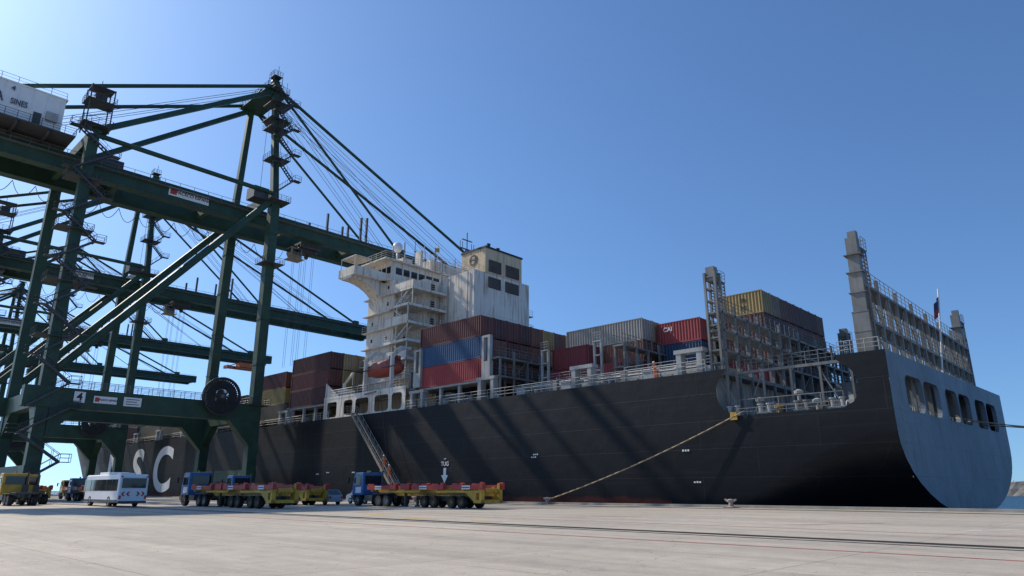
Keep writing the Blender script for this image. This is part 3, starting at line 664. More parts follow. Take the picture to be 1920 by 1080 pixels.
text('TUG',.75,(-69,HYt,4.7),'-y','whitec',ship,SB,'hull_lettering',bold=.01)
q=MB(); q.prism([(-69.25,4.2),(-68.75,4.2),(-68.75,3.3),(-68.35,3.3),(-69,2.3),(-69.65,3.3),(-69.25,3.3)],'y',HYt-.01,HYt+.02); q.box(-69.2,-68.8,HYt-.01,HYt+.02,5.3,5.38); S(q,'tug_arrow','whitec')
rnd=random.Random(4)
for x,z in((-54,5.0),(-53.7,5.3),(-34.5,5.0),(-33.5,2.1),(-86,4),(-90,3.9),(-97,4),(-100,3.8),(-83,4)):
    q=MB()
    for j in range(3): q.box(x+j*.28,x+j*.28+.18,HYt-.01,HYt+.02,z,z+.12+.08*rnd.random())
    S(q,'hull_marking','whitec',split=False)

# ---------------------------------------------------------------- containers
CH=2.85
cache={}
def cmesh(L_,col):
    k=(round(L_,1),col)
    if k in cache:return cache[k]
    q=MB(); hw=1.21; P=.42; n=int((L_-.5)/P); d=.07; x0=-n*P/2
    for sg in(-1,1):
        vs=[];fs=[]
        for i in range(n):
            for dx,dd in((0,0),(.12,d),(.21,d),(.33,0)): vs+= [(x0+i*P+dx,sg*(hw-dd),.16),(x0+i*P+dx,sg*(hw-dd),CH-.12)]
        vs+=[(x0+n*P,sg*hw,.16),(x0+n*P,sg*hw,CH-.12)]
        for i in range(len(vs)//2-1): f=(2*i,2*i+2,2*i+3,2*i+1); fs.append(f if sg<0 else f[::-1])
        q.add(vs,fs)
        q.box(-L_/2,L_/2,sg*(hw-.1),sg*(hw+.008),.0,.16); q.box(-L_/2,L_/2,sg*(hw-.1),sg*(hw+.008),CH-.12,CH-.02)
        for e in(-1,1): q.box(e*(L_/2-.14),e*(L_/2+.01),sg*(hw-.14),sg*(hw+.012),.0,CH-.01)
    q.box(-L_/2+.06,L_/2-.06,-hw+.1,hw-.1,.06,CH-.06)
    me_o=q.make('shipping_container','c_'+col); me=me_o.data; bpy.data.objects.remove(me_o)
    q=MB()
    for sg in(-1,1): q.box(L_/2-.05,L_/2-.01,sg*.02,sg*1.06,.16,CH-.13)
    for sg in(-1,1):
        for y in(.3,.82): q.tube((L_/2+.02,sg*y,.1),(L_/2+.02,sg*y,CH-.08),.028,1,5)
        for z in(.5,1.1,1.7,2.3): q.box(L_/2-.01,L_/2+.01,sg*.05,sg*1.03,z,z+.08)
    d_o=q.make('container_door',['c_'+col,'galv']); dm=d_o.data; bpy.data.objects.remove(d_o)
    cache[k]=(me,dm); return cache[k]
NAMES={'darkred':'dark red','maroon':'maroon','brown':'red brown','red':'bright red','blue':'dark blue','yellow':'mustard yellow','grey':'light grey','tan':'tan','orange':'orange'}
def cont(x1,L_,y,z,col,door=True,dx=0):
    me,dm=cmesh(L_,col); o=bpy.data.objects.new('shipping_container',me); COL.objects.link(o); o.location=(x1-L_/2+dx,y,z)
    tag(o,'%s %s corrugated steel container stacked on ship deck'%(NAMES[col],'long' if L_>8 else 'short'),'container','containers stacked on the ship')
    if door:
        d=bpy.data.objects.new('container_door',dm); COL.objects.link(d); d.parent=o
    return o
rnd=random.Random(21)
R4=['darkred','maroon','darkred','brown','darkred','maroon','brown']
def pick(seq): return rnd.choice(seq)
W=2.5
for c in range(15):
    for t in range(3):
        if c==0: col=['red','blue','darkred'][t]
        elif c<5: col=pick(R4)
        elif c<9: col=pick(['yellow','yellow','tan','brown'])
        else: col=pick(R4+['yellow'])
        cont(-63.4,12.5,62.05+c*W-(.15),15.13+t*(CH+.05),col,c<10)
for c in range(11):
    for t in range(3):
        if c==0: col=['red','red','grey'][t]
        elif c==1: col=['red','darkred','tan'][t]
        else: col=pick(R4)
        if c==0 and t==1: cont(-46.2,6.1,73.7,13.4+t*(CH+.05)+.5,'brown'); cont(-52.4,6.1,73.7,13.4+t*(CH+.05)+.5,'orange'); continue
        if c>3 and t==2: continue
        cont(-46.2,12.3,73.7+c*W,13.4+t*(CH+.05)+.5,col,c<4)
cont(-47.6,12.3,71.1,13.9,'red',True)
cont(-52.8,6.1,71.1,13.9+CH+.05,'red',True)
for c in range(8):
    for t in range(4):
        col=['red','brown','darkred','yellow'][t] if c==0 else(['yellow','darkred','maroon','tan'][t] if c==1 else pick(['darkred','maroon','darkred','brown','maroon','brown','orange','darkred']))
        if (c,t) in((6,1),(3,0)): col='blue'
        cont(-33,6.1,79.9+c*W,13.4+t*(CH+.05),col,True)
for c in range(9):
    for t in range(3):
        col=['darkred','blue','red'][t] if c<1 else pick(R4+['red'])
        cont(-39.7,6.1,76.6+c*W,13.4+t*(CH+.05),col,c<2)
def fbay(x,cols,tiers,z,pal,first):
    for c in range(cols):
        for t in range(tiers):
            if c>1 and t<tiers-1 and c>5: continue
            cont(x,12.4,61.9+c*W,z+t*(CH+.05),first[t] if c==0 else pick(pal),c<4)
fbay(-99.4,5,3,15.13,['yellow','darkred','tan','maroon'],['maroon','darkred','maroon'])
fbay(-113.8,8,3,13.4,['yellow','darkred','tan'],['tan','yellow','darkred'])
fbay(-128.2,8,2,13.4,['yellow','darkred','maroon'],['yellow','maroon'])
fbay(-142.6,6,1,13.4,['darkred','tan'],['darkred'])
fbay(-157,6,1,13.4,['blue','tan','maroon'],['tan'])
fbay(-171.4,6,1,13.4,['yellow','tan','grey'],['tan'])
fbay(-185.8,6,2,13.4,['tan','darkred'],['maroon','tan'])
fbay(-200.2,6,2,13.4,['darkred','blue','tan'],['tan','blue'])
def logo(o,body,size,off,m,name='container_lettering'):
    text(body,size,off,'-y',m,o,(0,0,0),name,bold=.02)
def find(y,z,x):
    return min([o for o in bpy.data.objects if o.name.startswith('shipping_container')],key=lambda o:(o.location-Vector((x,y,z))).length)
logo(find(79.9,22.1,-36),'m\nsc',.95,(.6,-1.24,1.45),'black')
logo(find(76.6,19.2,-42.7),'CAI',.8,(-1.5,-1.24,1.9),'oldwhite')

# ---------------------------------------------------------------- gantry crane
CB=(-120.3,38.8,0)
crane=thing('gantry_crane','dark green ship to shore gantry crane standing astride quay rails','crane',CB,'green gantry cranes along the quay')
def C(mb,name,mats,smooth=False,parent=None,bev=0,split=True): return mb.make(name,mats,parent or crane,CB,smooth,bev,split)
XN,XF,YS,YL=-110.8,-129.8,54.,23.7
GZ=50.2
for (xb,xm,xt,y) in((XN,-111.9,-116.4,YS),(XF,-129.0,-126.6,YS)):
    q=MB(); q.beam((xb,y,4),(xm,y,52.5),1.5,1.6); q.beam((xm,y,52.5),(xt,y,78),1.2,1.2,w2=1.0,h2=1.0)
    for z in(13.6,22,30,38,46):
        t=(z-4)/48.5; q.box(xb+(xm-xb)*t-.83,xb+(xm-xb)*t+.83,y-.88,y+.88,z-.1,z+.1)
    C(q,'leg','green')
for x in(XN,XF):
    q=MB(); q.beam((x,YL,4),(x+(.2 if x==XF else -.6),YL,53.5),1.4,1.5); C(q,'leg','green')
for x in(XN,XF):
    q=MB(); q.box(x-.8,x+.8,YL-2.5,YS+.6,12.3,15.1); q.prism([(YS-.8,12.3),(YS-4.5,12.3),(YS-.8,8.4)],'x',x-.75,x+.75); q.prism([(YL+.8,12.3),(YL+4.5,12.3),(YL+.8,8.4)],'x',x-.75,x+.75)
    for y in(30,36,42,48): q.box(x-.83,x+.83,y-.06,y+.06,12.27,15.13)
    C(q,'portal_beam','green')
for y in(YS,YL):
    q=MB(); q.box(XF+.8,XN-.8,y-.7,y+.7,12.5,14.9); q.prism([(XN-.8,12.5),(XN-4,12.5),(XN-.8,9)],'y',y-.6,y+.6); q.prism([(XF+.8,12.5),(XF+4,12.5),(XF+.8,9)],'y',y-.6,y+.6)
    C(q,'portal_beam','green'); q=MB()
    q.box(XF-.9,XN+.9,y-.85,y+.85,2.9,4.6); C(q,'sill_beam','green')
    q=MB(); q.box(XF+.5,XN-1.2,y-.6,y+.6,52.6,54.4); C(q,'cross_beam','green')
q=MB()
for x in(XN-.75,XN+.75): q.rail([(x,YL+1,15.1),(x,YS-1,15.1)],1.1,1.6,.04)
q.rail([(XF+1,YS-.6,14.9),(XN-1,YS-.6,14.9)],1.1,1.6,.04); C(q,'handrail','galv')
for x in(-116.2,-124.2):
    q=MB(); q.box(x-.75,x+.75,-6,126,GZ-1.4,GZ+1.3)
    for k in range(33): q.box(x-.79,x+.79,-4+k*4,-3.8+k*4,GZ-1.44,GZ+1.34)
    q.box(x-.95,x+.95,-6,126,GZ-1.6,GZ-1.45)
    C(q,'boom_girder','green')
q=MB()
for y in(-5,8,22,30,45,60,75,90,105,120): q.box(-123.4,-117,y-.4,y+.4,GZ-.7,GZ+.9)
q.box(-123.4,-117,125,126.2,GZ-1.2,GZ+1.2); C(q,'girder_tie','green')
q=MB()
for x in(-115.1,-125.3):
    q.box(x-.45,x+.45,-5,125.5,GZ+.35,GZ+.42); q.rail([(x+(.45 if x>-120 else -.45),-5,GZ+.42),(x+(.45 if x>-120 else -.45),125,GZ+.42)],1.1,2.4,.04,2)
C(q,'walkway','galv')
for x,xm in((XN,-111.6),(XF,-129.2)):
    q=MB(); q.tube((xm,YS,53.3),(x-.3 if x==XN else x,YL,16.5),.6,0,12); C(q,'diagonal_brace','green')
for x,xm,xt in((XN-.6,-111.9,-116.2),(XF+.2,-129.2,-126.8)):
    q=MB(); q.tube((x,YL,54),(xm,YS,54),.4,0,10); C(q,'tie_tube','green')
    q=MB(); q.beam((x,YL,54.5),(xt,YS,77.6),.85,.85); C(q,'a_frame_strut','green')
    q=MB()
    xg=-116.2 if x>-120 else -124.2
    q.tube((xt,YS-.4,78.6),(xg,-4,GZ+1.4),.36,0,8); C(q,'backstay','green')
    for ye,r in((86,.26),(117.5,.32)):
        q=MB(); q.tube((xt,YS+.4,78.3),(xg,ye,GZ+1.4),r,0,8); q.box(xg-.5,xg+.5,ye-.9,ye+.9,GZ+1.3,GZ+2.3); C(q,'forestay','green')
q=MB()
for i,x in enumerate((-118,-119.2,-121.2,-122.4)):
    for ye in(84+i*.5,100+i,112+i*.4):
        q.tube((x,YS+.8,79),(x,ye,GZ+1.4),.05,0,4)
    q.tube((x,YS-.4,79),(x,20,58),.045,0,4)
for x in(-112.2,-128.7,-119): q.tube((x,YS+.3,77.8),(x,YS+.3,54.5),.04,0,4)
C(q,'hoist_rope','wire')
q=MB(); q.box(-127,-115.8,YS-.8,YS+.8,77.6,79.2); q.box(-127.4,-115.2,YS-2.2,YS+2.4,77.3,77.42)
for x in(-117.4,-120,-123): q.lathe([(0,-.25),(.9,-.25),(.9,.25),(0,.25)],(x,YS+.3,80.1),'x',14); q.box(x-.5,x+.5,YS-.4,YS+1,79.2,79.6)
C(q,'apex_beam','green')
q=MB(); q.rail([(-127.4,YS-2.2,77.42),(-115.2,YS-2.2,77.42),(-115.2,YS+2.4,77.42),(-127.4,YS+2.4,77.42)],1.2,1.4,.04)
q.box(-117.8,-115.8,YS-.9,YS+.9,80.9,81); q.rail([(-117.8,YS-.9,81),(-115.8,YS-.9,81),(-115.8,YS+.9,81)],1,.7,.04)
for a in(-117.8,-115.8):
    for b_ in(-.9,.9): q.tube((a,YS+b_,79),(a,YS+b_,81),.06)
q.tube((-116,YS,81),(-116,YS,83.2),.05); q.tube((-119,YS,79.2),(-119,YS,82.4),.04)
for z in(74,70.5): q.box(-117.5,-113.5,YS-1.6,YS+2.6,z,z+.1); q.rail([(-113.5,YS-1.6,z),(-113.5,YS+2.6,z),(-117.5,YS+2.6,z)],1.1,.9,.035)
C(q,'apex_platform','dgrey',split=False)
def stairs(q,x,yc,z0,z1,step,half,wd=.8,xl=None):
    z=z0;k=0
    while z<z1-.1:
        zn=min(z+step,z1); ya,yb=(yc-half,yc+half) if k%2==0 else(yc+half,yc-half)
        sx_=0 if xl is None else xl*(z-z0)/(z1-z0); x_=x+sx_
        for dx in(0,wd):
            q.beam((x_+dx,ya,z),(x_+dx,yb,zn),.07,.26); q.tube((x_+dx,ya,z+1),(x_+dx,yb,zn+1),.035,0,4)
            for j in range(3): t=(j+.5)/3; p=(x_+dx,ya+(yb-ya)*t,z+(zn-z)*t); q.tube(p,(p[0],p[1],p[2]+1),.03,0,4)
        n=int((zn-z)/.35)
        for j in range(n): t=(j+.5)/n; y=ya+(yb-ya)*t; zz=z+(zn-z)*t; q.box(x_,x_+wd,y-.13,y+.13,zz-.02,zz+.02)
        sgn=1 if yb>ya else -1; pe=yb+sgn*1.3
        q.box(x_-.1,x_+wd+.15,yb,pe,zn-.08,zn)
        q.rail([(x_-.05,yb,zn),(x_-.05,pe,zn),(x_+wd+.1,pe,zn),(x_+wd+.1,yb,zn)],1.05,.9,.035,2)
        q.beam((x_-.8,yb,zn-.1),(x_+wd,yb,zn-.1),.12,.15)
        z=zn;k+=1
q=MB(); stairs(q,XN+1.0,YL+.2,1.5,12.2,3.6,2.6,.9); stairs(q,XN+.6,YL+.2,12.2,54,3.5,2.3,.9,-.5); C(q,'stair_tower','dgrey',split=False)
q=MB(); stairs(q,-110.8,YS+1.2,54.2,77.2,2.9,1.4,.8,-4.2); C(q,'stair_tower','dgrey',split=False)
for z in(15,40,52,61,68):
    q=MB(); xx=-111.2 if z<54 else(-112.9 if z<65 else -114.4)
    q.box(xx-1.6,xx+1.9,YS-1.9,YS+1.9,z,z+.1); q.rail([(xx-1.6,YS-1.9,z),(xx+1.9,YS-1.9,z),(xx+1.9,YS+1.9,z),(xx-1.6,YS+1.9,z)],1.1,1,.035); C(q,'service_platform','dgrey',split=False)
for z in(22,30,38,46):
    q=MB(); xx=XN-.4; q.box(xx-1.6,xx+1.6,YL-2.6,YL+2,z,z+.1); q.rail([(xx-1.6,YL-2.6,z),(xx+1.6,YL-2.6,z),(xx+1.6,YL+2,z),(xx-1.6,YL+2,z)],1.1,1,.035); C(q,'service_platform','dgrey',split=False)
q=MB()
for z in(55,59):
    xx=XN-.4; q.box(xx-1.6,xx+1.6,YL-2,YL+2,z,z+.1); q.rail([(xx-1.6,YL-2,z),(xx+1.6,YL-2,z),(xx+1.6,YL+2,z),(xx-1.6,YL+2,z)],1.1,1,.035)
for a in(-1.3,1.3):
    for b_ in(-1.6,1.6): q.tube((XN-.4+a,YL+b_,54),(XN-.4+a,YL+b_,61.5),.1)
q.box(XN-1.2,XN+.2,YL-.8,YL+.8,59.1,60.6); q.tube((XN-1,YL,60.6),(XN-1,YL,63.5),.05); q.box(XN-1.7,XN+.9,YL-1.6,YL+1.6,61.4,61.5)
for k in range(4): q.tube((XN+.9,YL-1.6,54+k*1.8),(XN+.9,YL+1.6,55.8+k*1.8),.06)
C(q,'service_tower','dgrey',split=False)
q=MB(); q.box(-128,-112.2,-1,19.6,52.6,58.2); q.box(-128.15,-112.05,-1.2,19.8,58.2,58.45)
for k in range(12): q.box(-112.2,-112.12,-.4+k*1.75,-.3+k*1.75,52.6,58.2)
C(q,'machinery_house','whitec')
q=MB(); q.box(-129.3,-110.8,-2.4,21.4,52.25,52.45); q.rail([(-110.8,-2.4,52.45),(-110.8,21.4,52.45),(-129.3,21.4,52.45)],1.15,1.5,.04)
for y in range(-2,22,4): q.box(-128,-111,y-.15,y+.15,51.6,52.25)
C(q,'house_platform','dgrey',split=False)
q=MB(); q.rail([(-112.2,-1,58.45),(-112.2,19.6,58.45)],1,2,.035,2); C(q,'roof_rail','galv')
q=MB(); q.box(-112.15,-112.02,15.9,16.9,52.7,54.8,0); C(q,'house_door',['dgrey','galv'])
q=MB(); q.box(-112.15,-111.7,17.4,18.9,54,55.4,0); C(q,'air_conditioner','lgrey')
M['signblue']=mat('faded_sign_text',(.07,.08,.12),.6,.1,1)
text('PSA',2.0,(-112.0,10.8,55.5),'+x','signblue',crane,CB,'house_lettering',bold=.03,xs=.8)
text('SINES',1.25,(-112.0,14.0,55.3),'+x','signblue',crane,CB,'house_lettering',bold=.025,xs=.68)
text('4',1.0,(-112.0,13.0,57.3),'+x','signblue',crane,CB,'house_number',bold=.03)
q=MB(); q.box(-115.4,-115.32,36.9,43.7,GZ-.75,GZ+.75); C(q,'maker_sign','whitec')
q=MB(); q.box(-115.31,-115.29,37.15,38.2,GZ-.5,GZ+.5); C(q,'sign_emblem','red')
text('PACECO ESPAÑA',.8,(-115.3,41,GZ),'+x','black',crane,CB,'sign_lettering',bold=.015,xs=.95)
q=MB(); q.box(XN+.84,XN+.88,27.1,28.5,13.2,14.7); C(q,'number_plate','whitec'); text('4',1.5,(XN+.89,27.8,13.95),'+x','black',crane,CB,'crane_number',bold=.03)
q=MB(); q.box(XN+.84,XN+.88,29.6,32.6,13.3,14.3); C(q,'maker_sign','whitec'); q=MB(); q.box(XN+.88,XN+.90,29.75,30.3,13.5,14.1); C(q,'sign_emblem','red')
text('PACECO ESPAÑA',.38,(XN+.89,31.45,13.8),'+x','black',crane,CB,'sign_lettering',bold=.01,xs=.85)
q=MB(); q.box(XN+.84,XN+.88,33.5,35.9,13.2,14.5); C(q,'warning_sign','whitec')
q=MB()
for i in range(3): q.box(XN+.88,XN+.89,33.8,35.6-.3*(i%2),14.15-i*.35,14.25-i*.35)
C(q,'sign_text_lines','black',split=False)
M['reel']=mat('reel_dark_steel',(.028,.03,.032),.6,.3,1)
q=MB(); rc=(XN+1.9,47.3,15.8)
q.lathe([(2.8,-.3),(3.05,-.3),(3.05,-.15),(2.8,-.15)],rc,'x',36); q.lathe([(2.8,.15),(3.05,.15),(3.05,.3),(2.8,.3)],rc,'x',36); q.lathe([(0,-.35),(.6,-.35),(.6,.3),(.35,.36),(0,.36)],rc,'x',18)
q.lathe([(1.2,-.1),(2.5,-.1),(2.5,.1),(1.2,.1),(1.2,-.1)],rc,'x',36,0)
for i in range(44):
    a=2*math.pi*i/44
    for dx in(-.22,.22): q.beam((rc[0]+dx,rc[1]+.5*math.cos(a),rc[2]+.5*math.sin(a)),(rc[0]+dx,rc[1]+3.0*math.cos(a),rc[2]+3.0*math.sin(a)),.1,.05,w2=.16,h2=.14)
q.box(rc[0]-1.2,rc[0]-.3,rc[1]-.5,rc[1]+.5,rc[2]-1,rc[2]+.6)
C(q,'cable_reel','reel',split=False)
q=MB(); q.lathe([(0,.37),(.32,.37),(.32,.5),(0,.5)],rc,'x',16); C(q,'reel_hub','galv')
for x in(XN,XF):
    for y,mt in((YS,'green'),(YL,'yellow')):
        bo=bpy.data.objects.new('bogie',None); COL.objects.link(bo); bo.parent=crane
        q=MB(); q.prism([(x-3.4,1.9),(x+3.4,1.9),(x+2.6,2.6),(x+.7,3.0),(x-.7,3.0),(x-2.6,2.6)],'y',y-.5,y+.5)
        for sg in(-1,1): q.prism([(x+sg*2.2-1.9,1.0),(x+sg*2.2+1.9,1.0),(x+sg*2.2+1.3,1.7),(x+sg*2.2,2.1),(x+sg*2.2-1.3,1.7)],'y',y-.45,y+.45)
        q.box(x-4.6,x-4.0,y-.4,y+.4,.7,1.3); q.box(x+4.0,x+4.6,y-.4,y+.4,.7,1.3)
        C(q,'bogie_frame',mt,parent=bo,split=False)
        for i in range(8):
            xx=x-3.7+i*1.057; q=MB(); q.lathe([(0,-.25),(.42,-.25),(.42,.12),(.48,.12),(.48,.25),(0,.25)],(xx,y,.5),'y',14); C(q,'wheel','dgrey',parent=bo)
q=MB(); q.box(-122.6,-117.4,63,67.5,GZ-2.1,GZ-1.65); q.box(-121.5,-118.5,63.6,67,GZ-2.6,GZ-2.1)
for k in range(5): q.box(-122.4+k*1.2,-122.2+k*1.2,63,67.5,GZ-2.7,GZ-2.1)
q.rail([(-117.3,63,GZ-2.4),(-117.3,67.5,GZ-2.4)],1.1,1.2,.04)
for yy in(63.4,67):
    for xx in(-122.2,-118.2): q.lathe([(0,-.1),(.45,-.1),(.45,.1),(0,.1)],(xx,yy,GZ-2.9),'x',12)
C(q,'trolley','dgrey',split=False)
M['cab']=mat('cab_weathered_cream',(.28,.24,.16),.5,.2,1,.4)
q=MB(); q.prism([(62.4,GZ-4.9),(64.2,GZ-4.9),(64.2,GZ-2.6),(61.9,GZ-2.6),(61.8,GZ-3.8)],'x',-120.6,-118.8,0); q.box(-118.8,-118.75,62.2,63.9,GZ-4.1,GZ-3,1); q.box(-120.4,-119,61.75,61.85,GZ-3.8,GZ-2.9,1); q.rail([(-118.3,61.6,GZ-4.9),(-118.3,64.6,GZ-4.9)],1.05,.8,.04); q.box(-121,-118.3,61.6,64.6,GZ-5,GZ-4.9)
C(q,'operator_cab',['cab','glass'],split=False)
q=MB()
for x in(-122,-121.3,-119,-118.3):
    for y in(64,66.6): q.tube((x,y,GZ-2.9),(x,y,24),.03,0,4)
C(q,'spreader_rope','wire')
q=MB()
for k in range(16):
    y0=14+k*3.1; pts=[(-125.6,y0+3.1*i/8,GZ-1.6-2.2*(1-((i-4)/4)**2)) for i in range(9)]; q.path(pts,.05,0,4)
for k in range(16):
    y0=14+k*3.1; pts=[(-114.7,y0+3.1*i/8,GZ-1.6-1.0*(1-((i-4)/4)**2)) for i in range(9)]; q.path(pts,.04,0,4)
C(q,'festoon_cable','wire')
q=MB()
for y,h in((68,4.2),(76,5.6),(77.4,6)):
    for x in(-116.6,-123.8): q.box(x-.2,x+.2,y-.2,y+.2,GZ+1.3,GZ+1.3+h)
C(q,'boom_post','dgrey')
q=MB(); q.box(-114.9,-111.9,YS-4,YS-1.2,GZ+2.2,GZ+4.4); q.box(-124,-117,24,30,GZ+1.4,GZ+3.2); C(q,'electric_cabinet','dgrey')
crs=[crane]
for dx in(-63.5,-133.5,-203.5):
    crs.append(dup(crane,loc=(CB[0]+dx,CB[1],0)))
sp=(crs[2].location.x+3,116,45.2)
e=thing('container_spreader','orange container spreader hanging under the crane boom','crane spreader',sp)
M['spo']=mat('spreader_orange',(.62,.13,.03),.5,.2,1,.3)
q=MB(); q.box(-7,7,-1.6,-1.0,0,.7);q.box(-7,7,1.0,1.6,0,.7);q.box(-7.1,-6.2,-1.65,1.65,-.2,.9);q.box(6.2,7.1,-1.65,1.65,-.2,.9);q.box(-2.4,2.4,-1.6,1.6,.5,2.4);q.box(-4.6,-4,-1.6,1.6,0,.7);q.box(4,4.6,-1.6,1.6,0,.7);q.beam((-6,1.3,.7),(-2.4,1.3,2.2),.3,.3);q.beam((6,1.3,.7),(2.4,1.3,2.2),.3,.3);q.beam((-6,-1.3,.7),(-2.4,-1.3,2.2),.3,.3);q.beam((6,-1.3,.7),(2.4,-1.3,2.2),.3,.3);q.make('spreader_frame','spo',e,(0,0,0))
q=MB()
for a in(-1.2,1.2):
    for b_ in(-.8,.8): q.tube((a,b_,2.4),(a,b_,3.6),.05)
q.make('hanging_rope','wire',e,(0,0,0))
e.rotation_euler=(0,0,math.radians(90))

# ---------------------------------------------------------------- vehicles
def wheel(par,x,y,r,wd,rim='rim',out=-1):
    wo=bpy.data.objects.new('wheel',None); COL.objects.link(wo); wo.parent=par; wo.location=(x,y,r)
    q=MB(); h=wd/2; q.lathe([(r*.58,-h),(r*.9,-h),(r,-h*.7),(r,h*.7),(r*.9,h),(r*.58,h)],(0,0,0),'y',22); q.make('tyre','rubber',wo,smooth=False)
    q=MB(); q.lathe([(0,out*h*.3),(r*.2,out*h*.5),(r*.25,out*h*.2),(r*.5,out*h*.35),(r*.58,out*h*.9),(r*.58,-out*h*.8)],(0,0,0),'y',18)
    for i in range(8): a=i*math.pi/4; q.box(r*.38*math.cos(a)-.03,r*.38*math.cos(a)+.03,out*h*.4-.04,out*h*.4+.04,r*.38*math.sin(a)-.03,r*.38*math.sin(a)+.03)
    q.make('rim',rim,wo,split=False)
def tractor(body,label,grp):
    t=thing('terminal_tractor',label,'truck',(0,0,0),grp)
    q=MB(); q.box(.3,6.2,-.55,-.35,.75,1.05); q.box(.3,6.2,.35,.55,.75,1.05); q.box(4.2,6,-.7,.7,1.05,1.25); q.box(0,.35,-1.2,1.2,.55,1.0); q.box(2.2,3.4,-1.2,-.6,.5,1.0); q.box(2.2,3.4,.6,1.2,.5,1.0); q.make('chassis','dgrey',t,split=False)
    q=MB(); q.prism([(0.05,1.0),(0.0,1.9),(.3,3.0),(.5,3.1),(1.75,3.1),(1.8,1.0)],'y',-1.15,1.15); q.make('cab',body,t,bev=.07)
    q=MB(); q.prism([(.3,1.95),(.45,2.8),(1.45,2.8),(1.45,1.95)],'y',-1.165,-1.14); q.prism([(.3,1.95),(.45,2.8),(1.45,2.8),(1.45,1.95)],'y',1.14,1.165); q.make('side_window','glass',t)
    q=MB(); q.add([(-.015,-1.0,1.95),(-.015,1.0,1.95),(.26,1.0,2.9),(.26,-1.0,2.9)],[(0,1,2,3)]); q.make('windscreen','glass',t)
    q=MB(); q.box(1.8,1.83,-.9,.9,2.0,2.8); q.make('rear_window','glass',t)
    q=MB(); q.box(-.03,0,-1.0,-.7,.68,.85); q.box(-.03,0,.7,1.0,.68,.85); q.make('headlight','lamp',t)
    q=MB(); q.tube((2.05,.9,1),(2.05,.9,3.3),.09); q.box(1.9,2.2,.6,1.1,1,2); q.make('exhaust_stack','dgrey',t)
    q=MB(); q.box(.6,1.5,-1.168,-1.15,1.2,1.75); q.make('door_marking','whitec',t)
    q=MB(); q.tube((.15,-1.2,2.6),(-.1,-1.5,2.6),.03); q.box(-.14,-.06,-1.6,-1.42,2.1,2.65); q.make('mirror','black',t)
    q=MB(); q.tube((.9,0,3.1),(.9,0,3.3),.1,0,10); q.make('beacon_lamp','yellow',t)
    q=MB(); q.box(3.5,6.2,-1.25,-.7,1.12,1.18); q.box(3.5,6.2,.7,1.25,1.12,1.18); q.make('mudguard','black',t)
    q=MB(); q.box(.4,.55,-1.22,-1.12,.35,1.0); q.box(.4,.95,-1.22,-1.0,.38,.44); q.make('step','black',t)
    for x in(1.0,4.4,5.6):
        for y,o_ in((-1.0,-1),(1.0,1)): wheel(t,x,y,.52,.42,'rimg',o_)
    return t
def trailer(label,grp):
    t=thing('container_trailer',label,'trailer',(0,0,0),grp)
    q=MB()
    for y in(-.55,.55): q.box(3.3,20.1,y-.12,y+.12,1.25,1.62); q.prism([(6.3,1.25),(8.2,1.25),(8.2,.95),(7.2,.95)],'y',y-.11,y+.11); q.box(8.2,19.8,y-.1,y+.1,.98,1.25)
    for x in(3.4,6.4,9,11.4,14,17.6,19.9): q.box(x-.13,x+.13,-1.22,1.22,1.32,1.56)
    q.box(6.4,11.4,-1.24,-1.12,1.25,1.42); q.box(14,19.9,-1.24,-1.12,1.25,1.42)
    q.box(19.2,20.2,-1.22,1.22,.45,.7); q.box(19.2,19.5,-1.2,-.85,.45,1.7);q.box(19.9,20.2,-1.2,-.85,.45,2.0);q.box(19.2,19.5,.85,1.2,.45,1.7);q.box(19.9,20.2,.85,1.2,.45,2.0);q.prism([(18.0,1.25),(19.3,1.25),(19.3,.5)],'y',-1.2,-1.1)
    q.make('frame','yellow',t,split=False)
    for x,l in((5.1,2.5),(9.1,.7),(12.6,2.4),(18.3,2.1)):
        for sg in(-1,1):
            q=MB(); q.prism([(x-l,1.5),(x+l,1.5),(x+l,2.0),(x+l-.3,2.08),(x+l-.5,1.86),(x-l+.9,1.86),(x-l+.6,2.02),(x-l+.2,2.02),(x-l,1.8)],'y',sg*.95,sg*1.28)
            q.make('corner_guide','red',t)
    for x in(4.6,12,18.2):
        q=MB(); q.box(x-.55,x+.55,-1.3,-1.285,1.52,1.82); q.make('reflector_board','whitec',t)
        q=MB(); q.box(x-.5,x+.5,-1.31,-1.3,1.62,1.72); q.make('reflector_stripe','red',t)
    q=MB(); q.box(11.2,18.4,-.5,.5,.55,.95); q.make('running_gear','dgrey',t)
    for sg in(-1,1):
        q=MB(); q.box(8.4,8.6,sg*.6,sg*.8,.1,1.2); q.box(8.3,8.7,sg*.5,sg*.9,.02,.12); q.make('landing_leg','dgrey',t)
    q=MB(); q.box(11.2,14.2,-1.2,-.75,1.1,1.16);q.box(14.9,18.4,-1.2,-.75,1.1,1.16); q.make('mudguard','black',t)
    F=lambda v:3.3+(v-3.3)*.885
    for o in list(bpy.data.objects):
        if o.parent==t and o.type=='MESH':
            for v in o.data.vertices: v.co.x=F(v.co.x)
    for x in(12.0,13.4,16.0,17.4):
        for y,o_ in((-.98,-1),(.98,1)): wheel(t,F(x),y,.5,.44,'rim',o_)
    return t
GT='terminal tractors with trailers on the quay'; GR='yellow container trailers on the quay'
t1=tractor('blue','blue terminal tractor coupled to an empty yellow trailer',GT); t1.location=(-59.3,40.8,0)
r1=trailer('empty yellow container trailer with red corner guides',GR); r1.location=(-59.3,40.8,0)
for x,y in((-71.5,29.3),(-81.5,38.2),(-116,31)):
    dup(t1,loc=(x,y,0)); dup(r1,loc=(x,y,0))
ty=tractor('yellow','yellow terminal tractor parked beside crane legs',GT); ty.location=(-94,19.8,0)
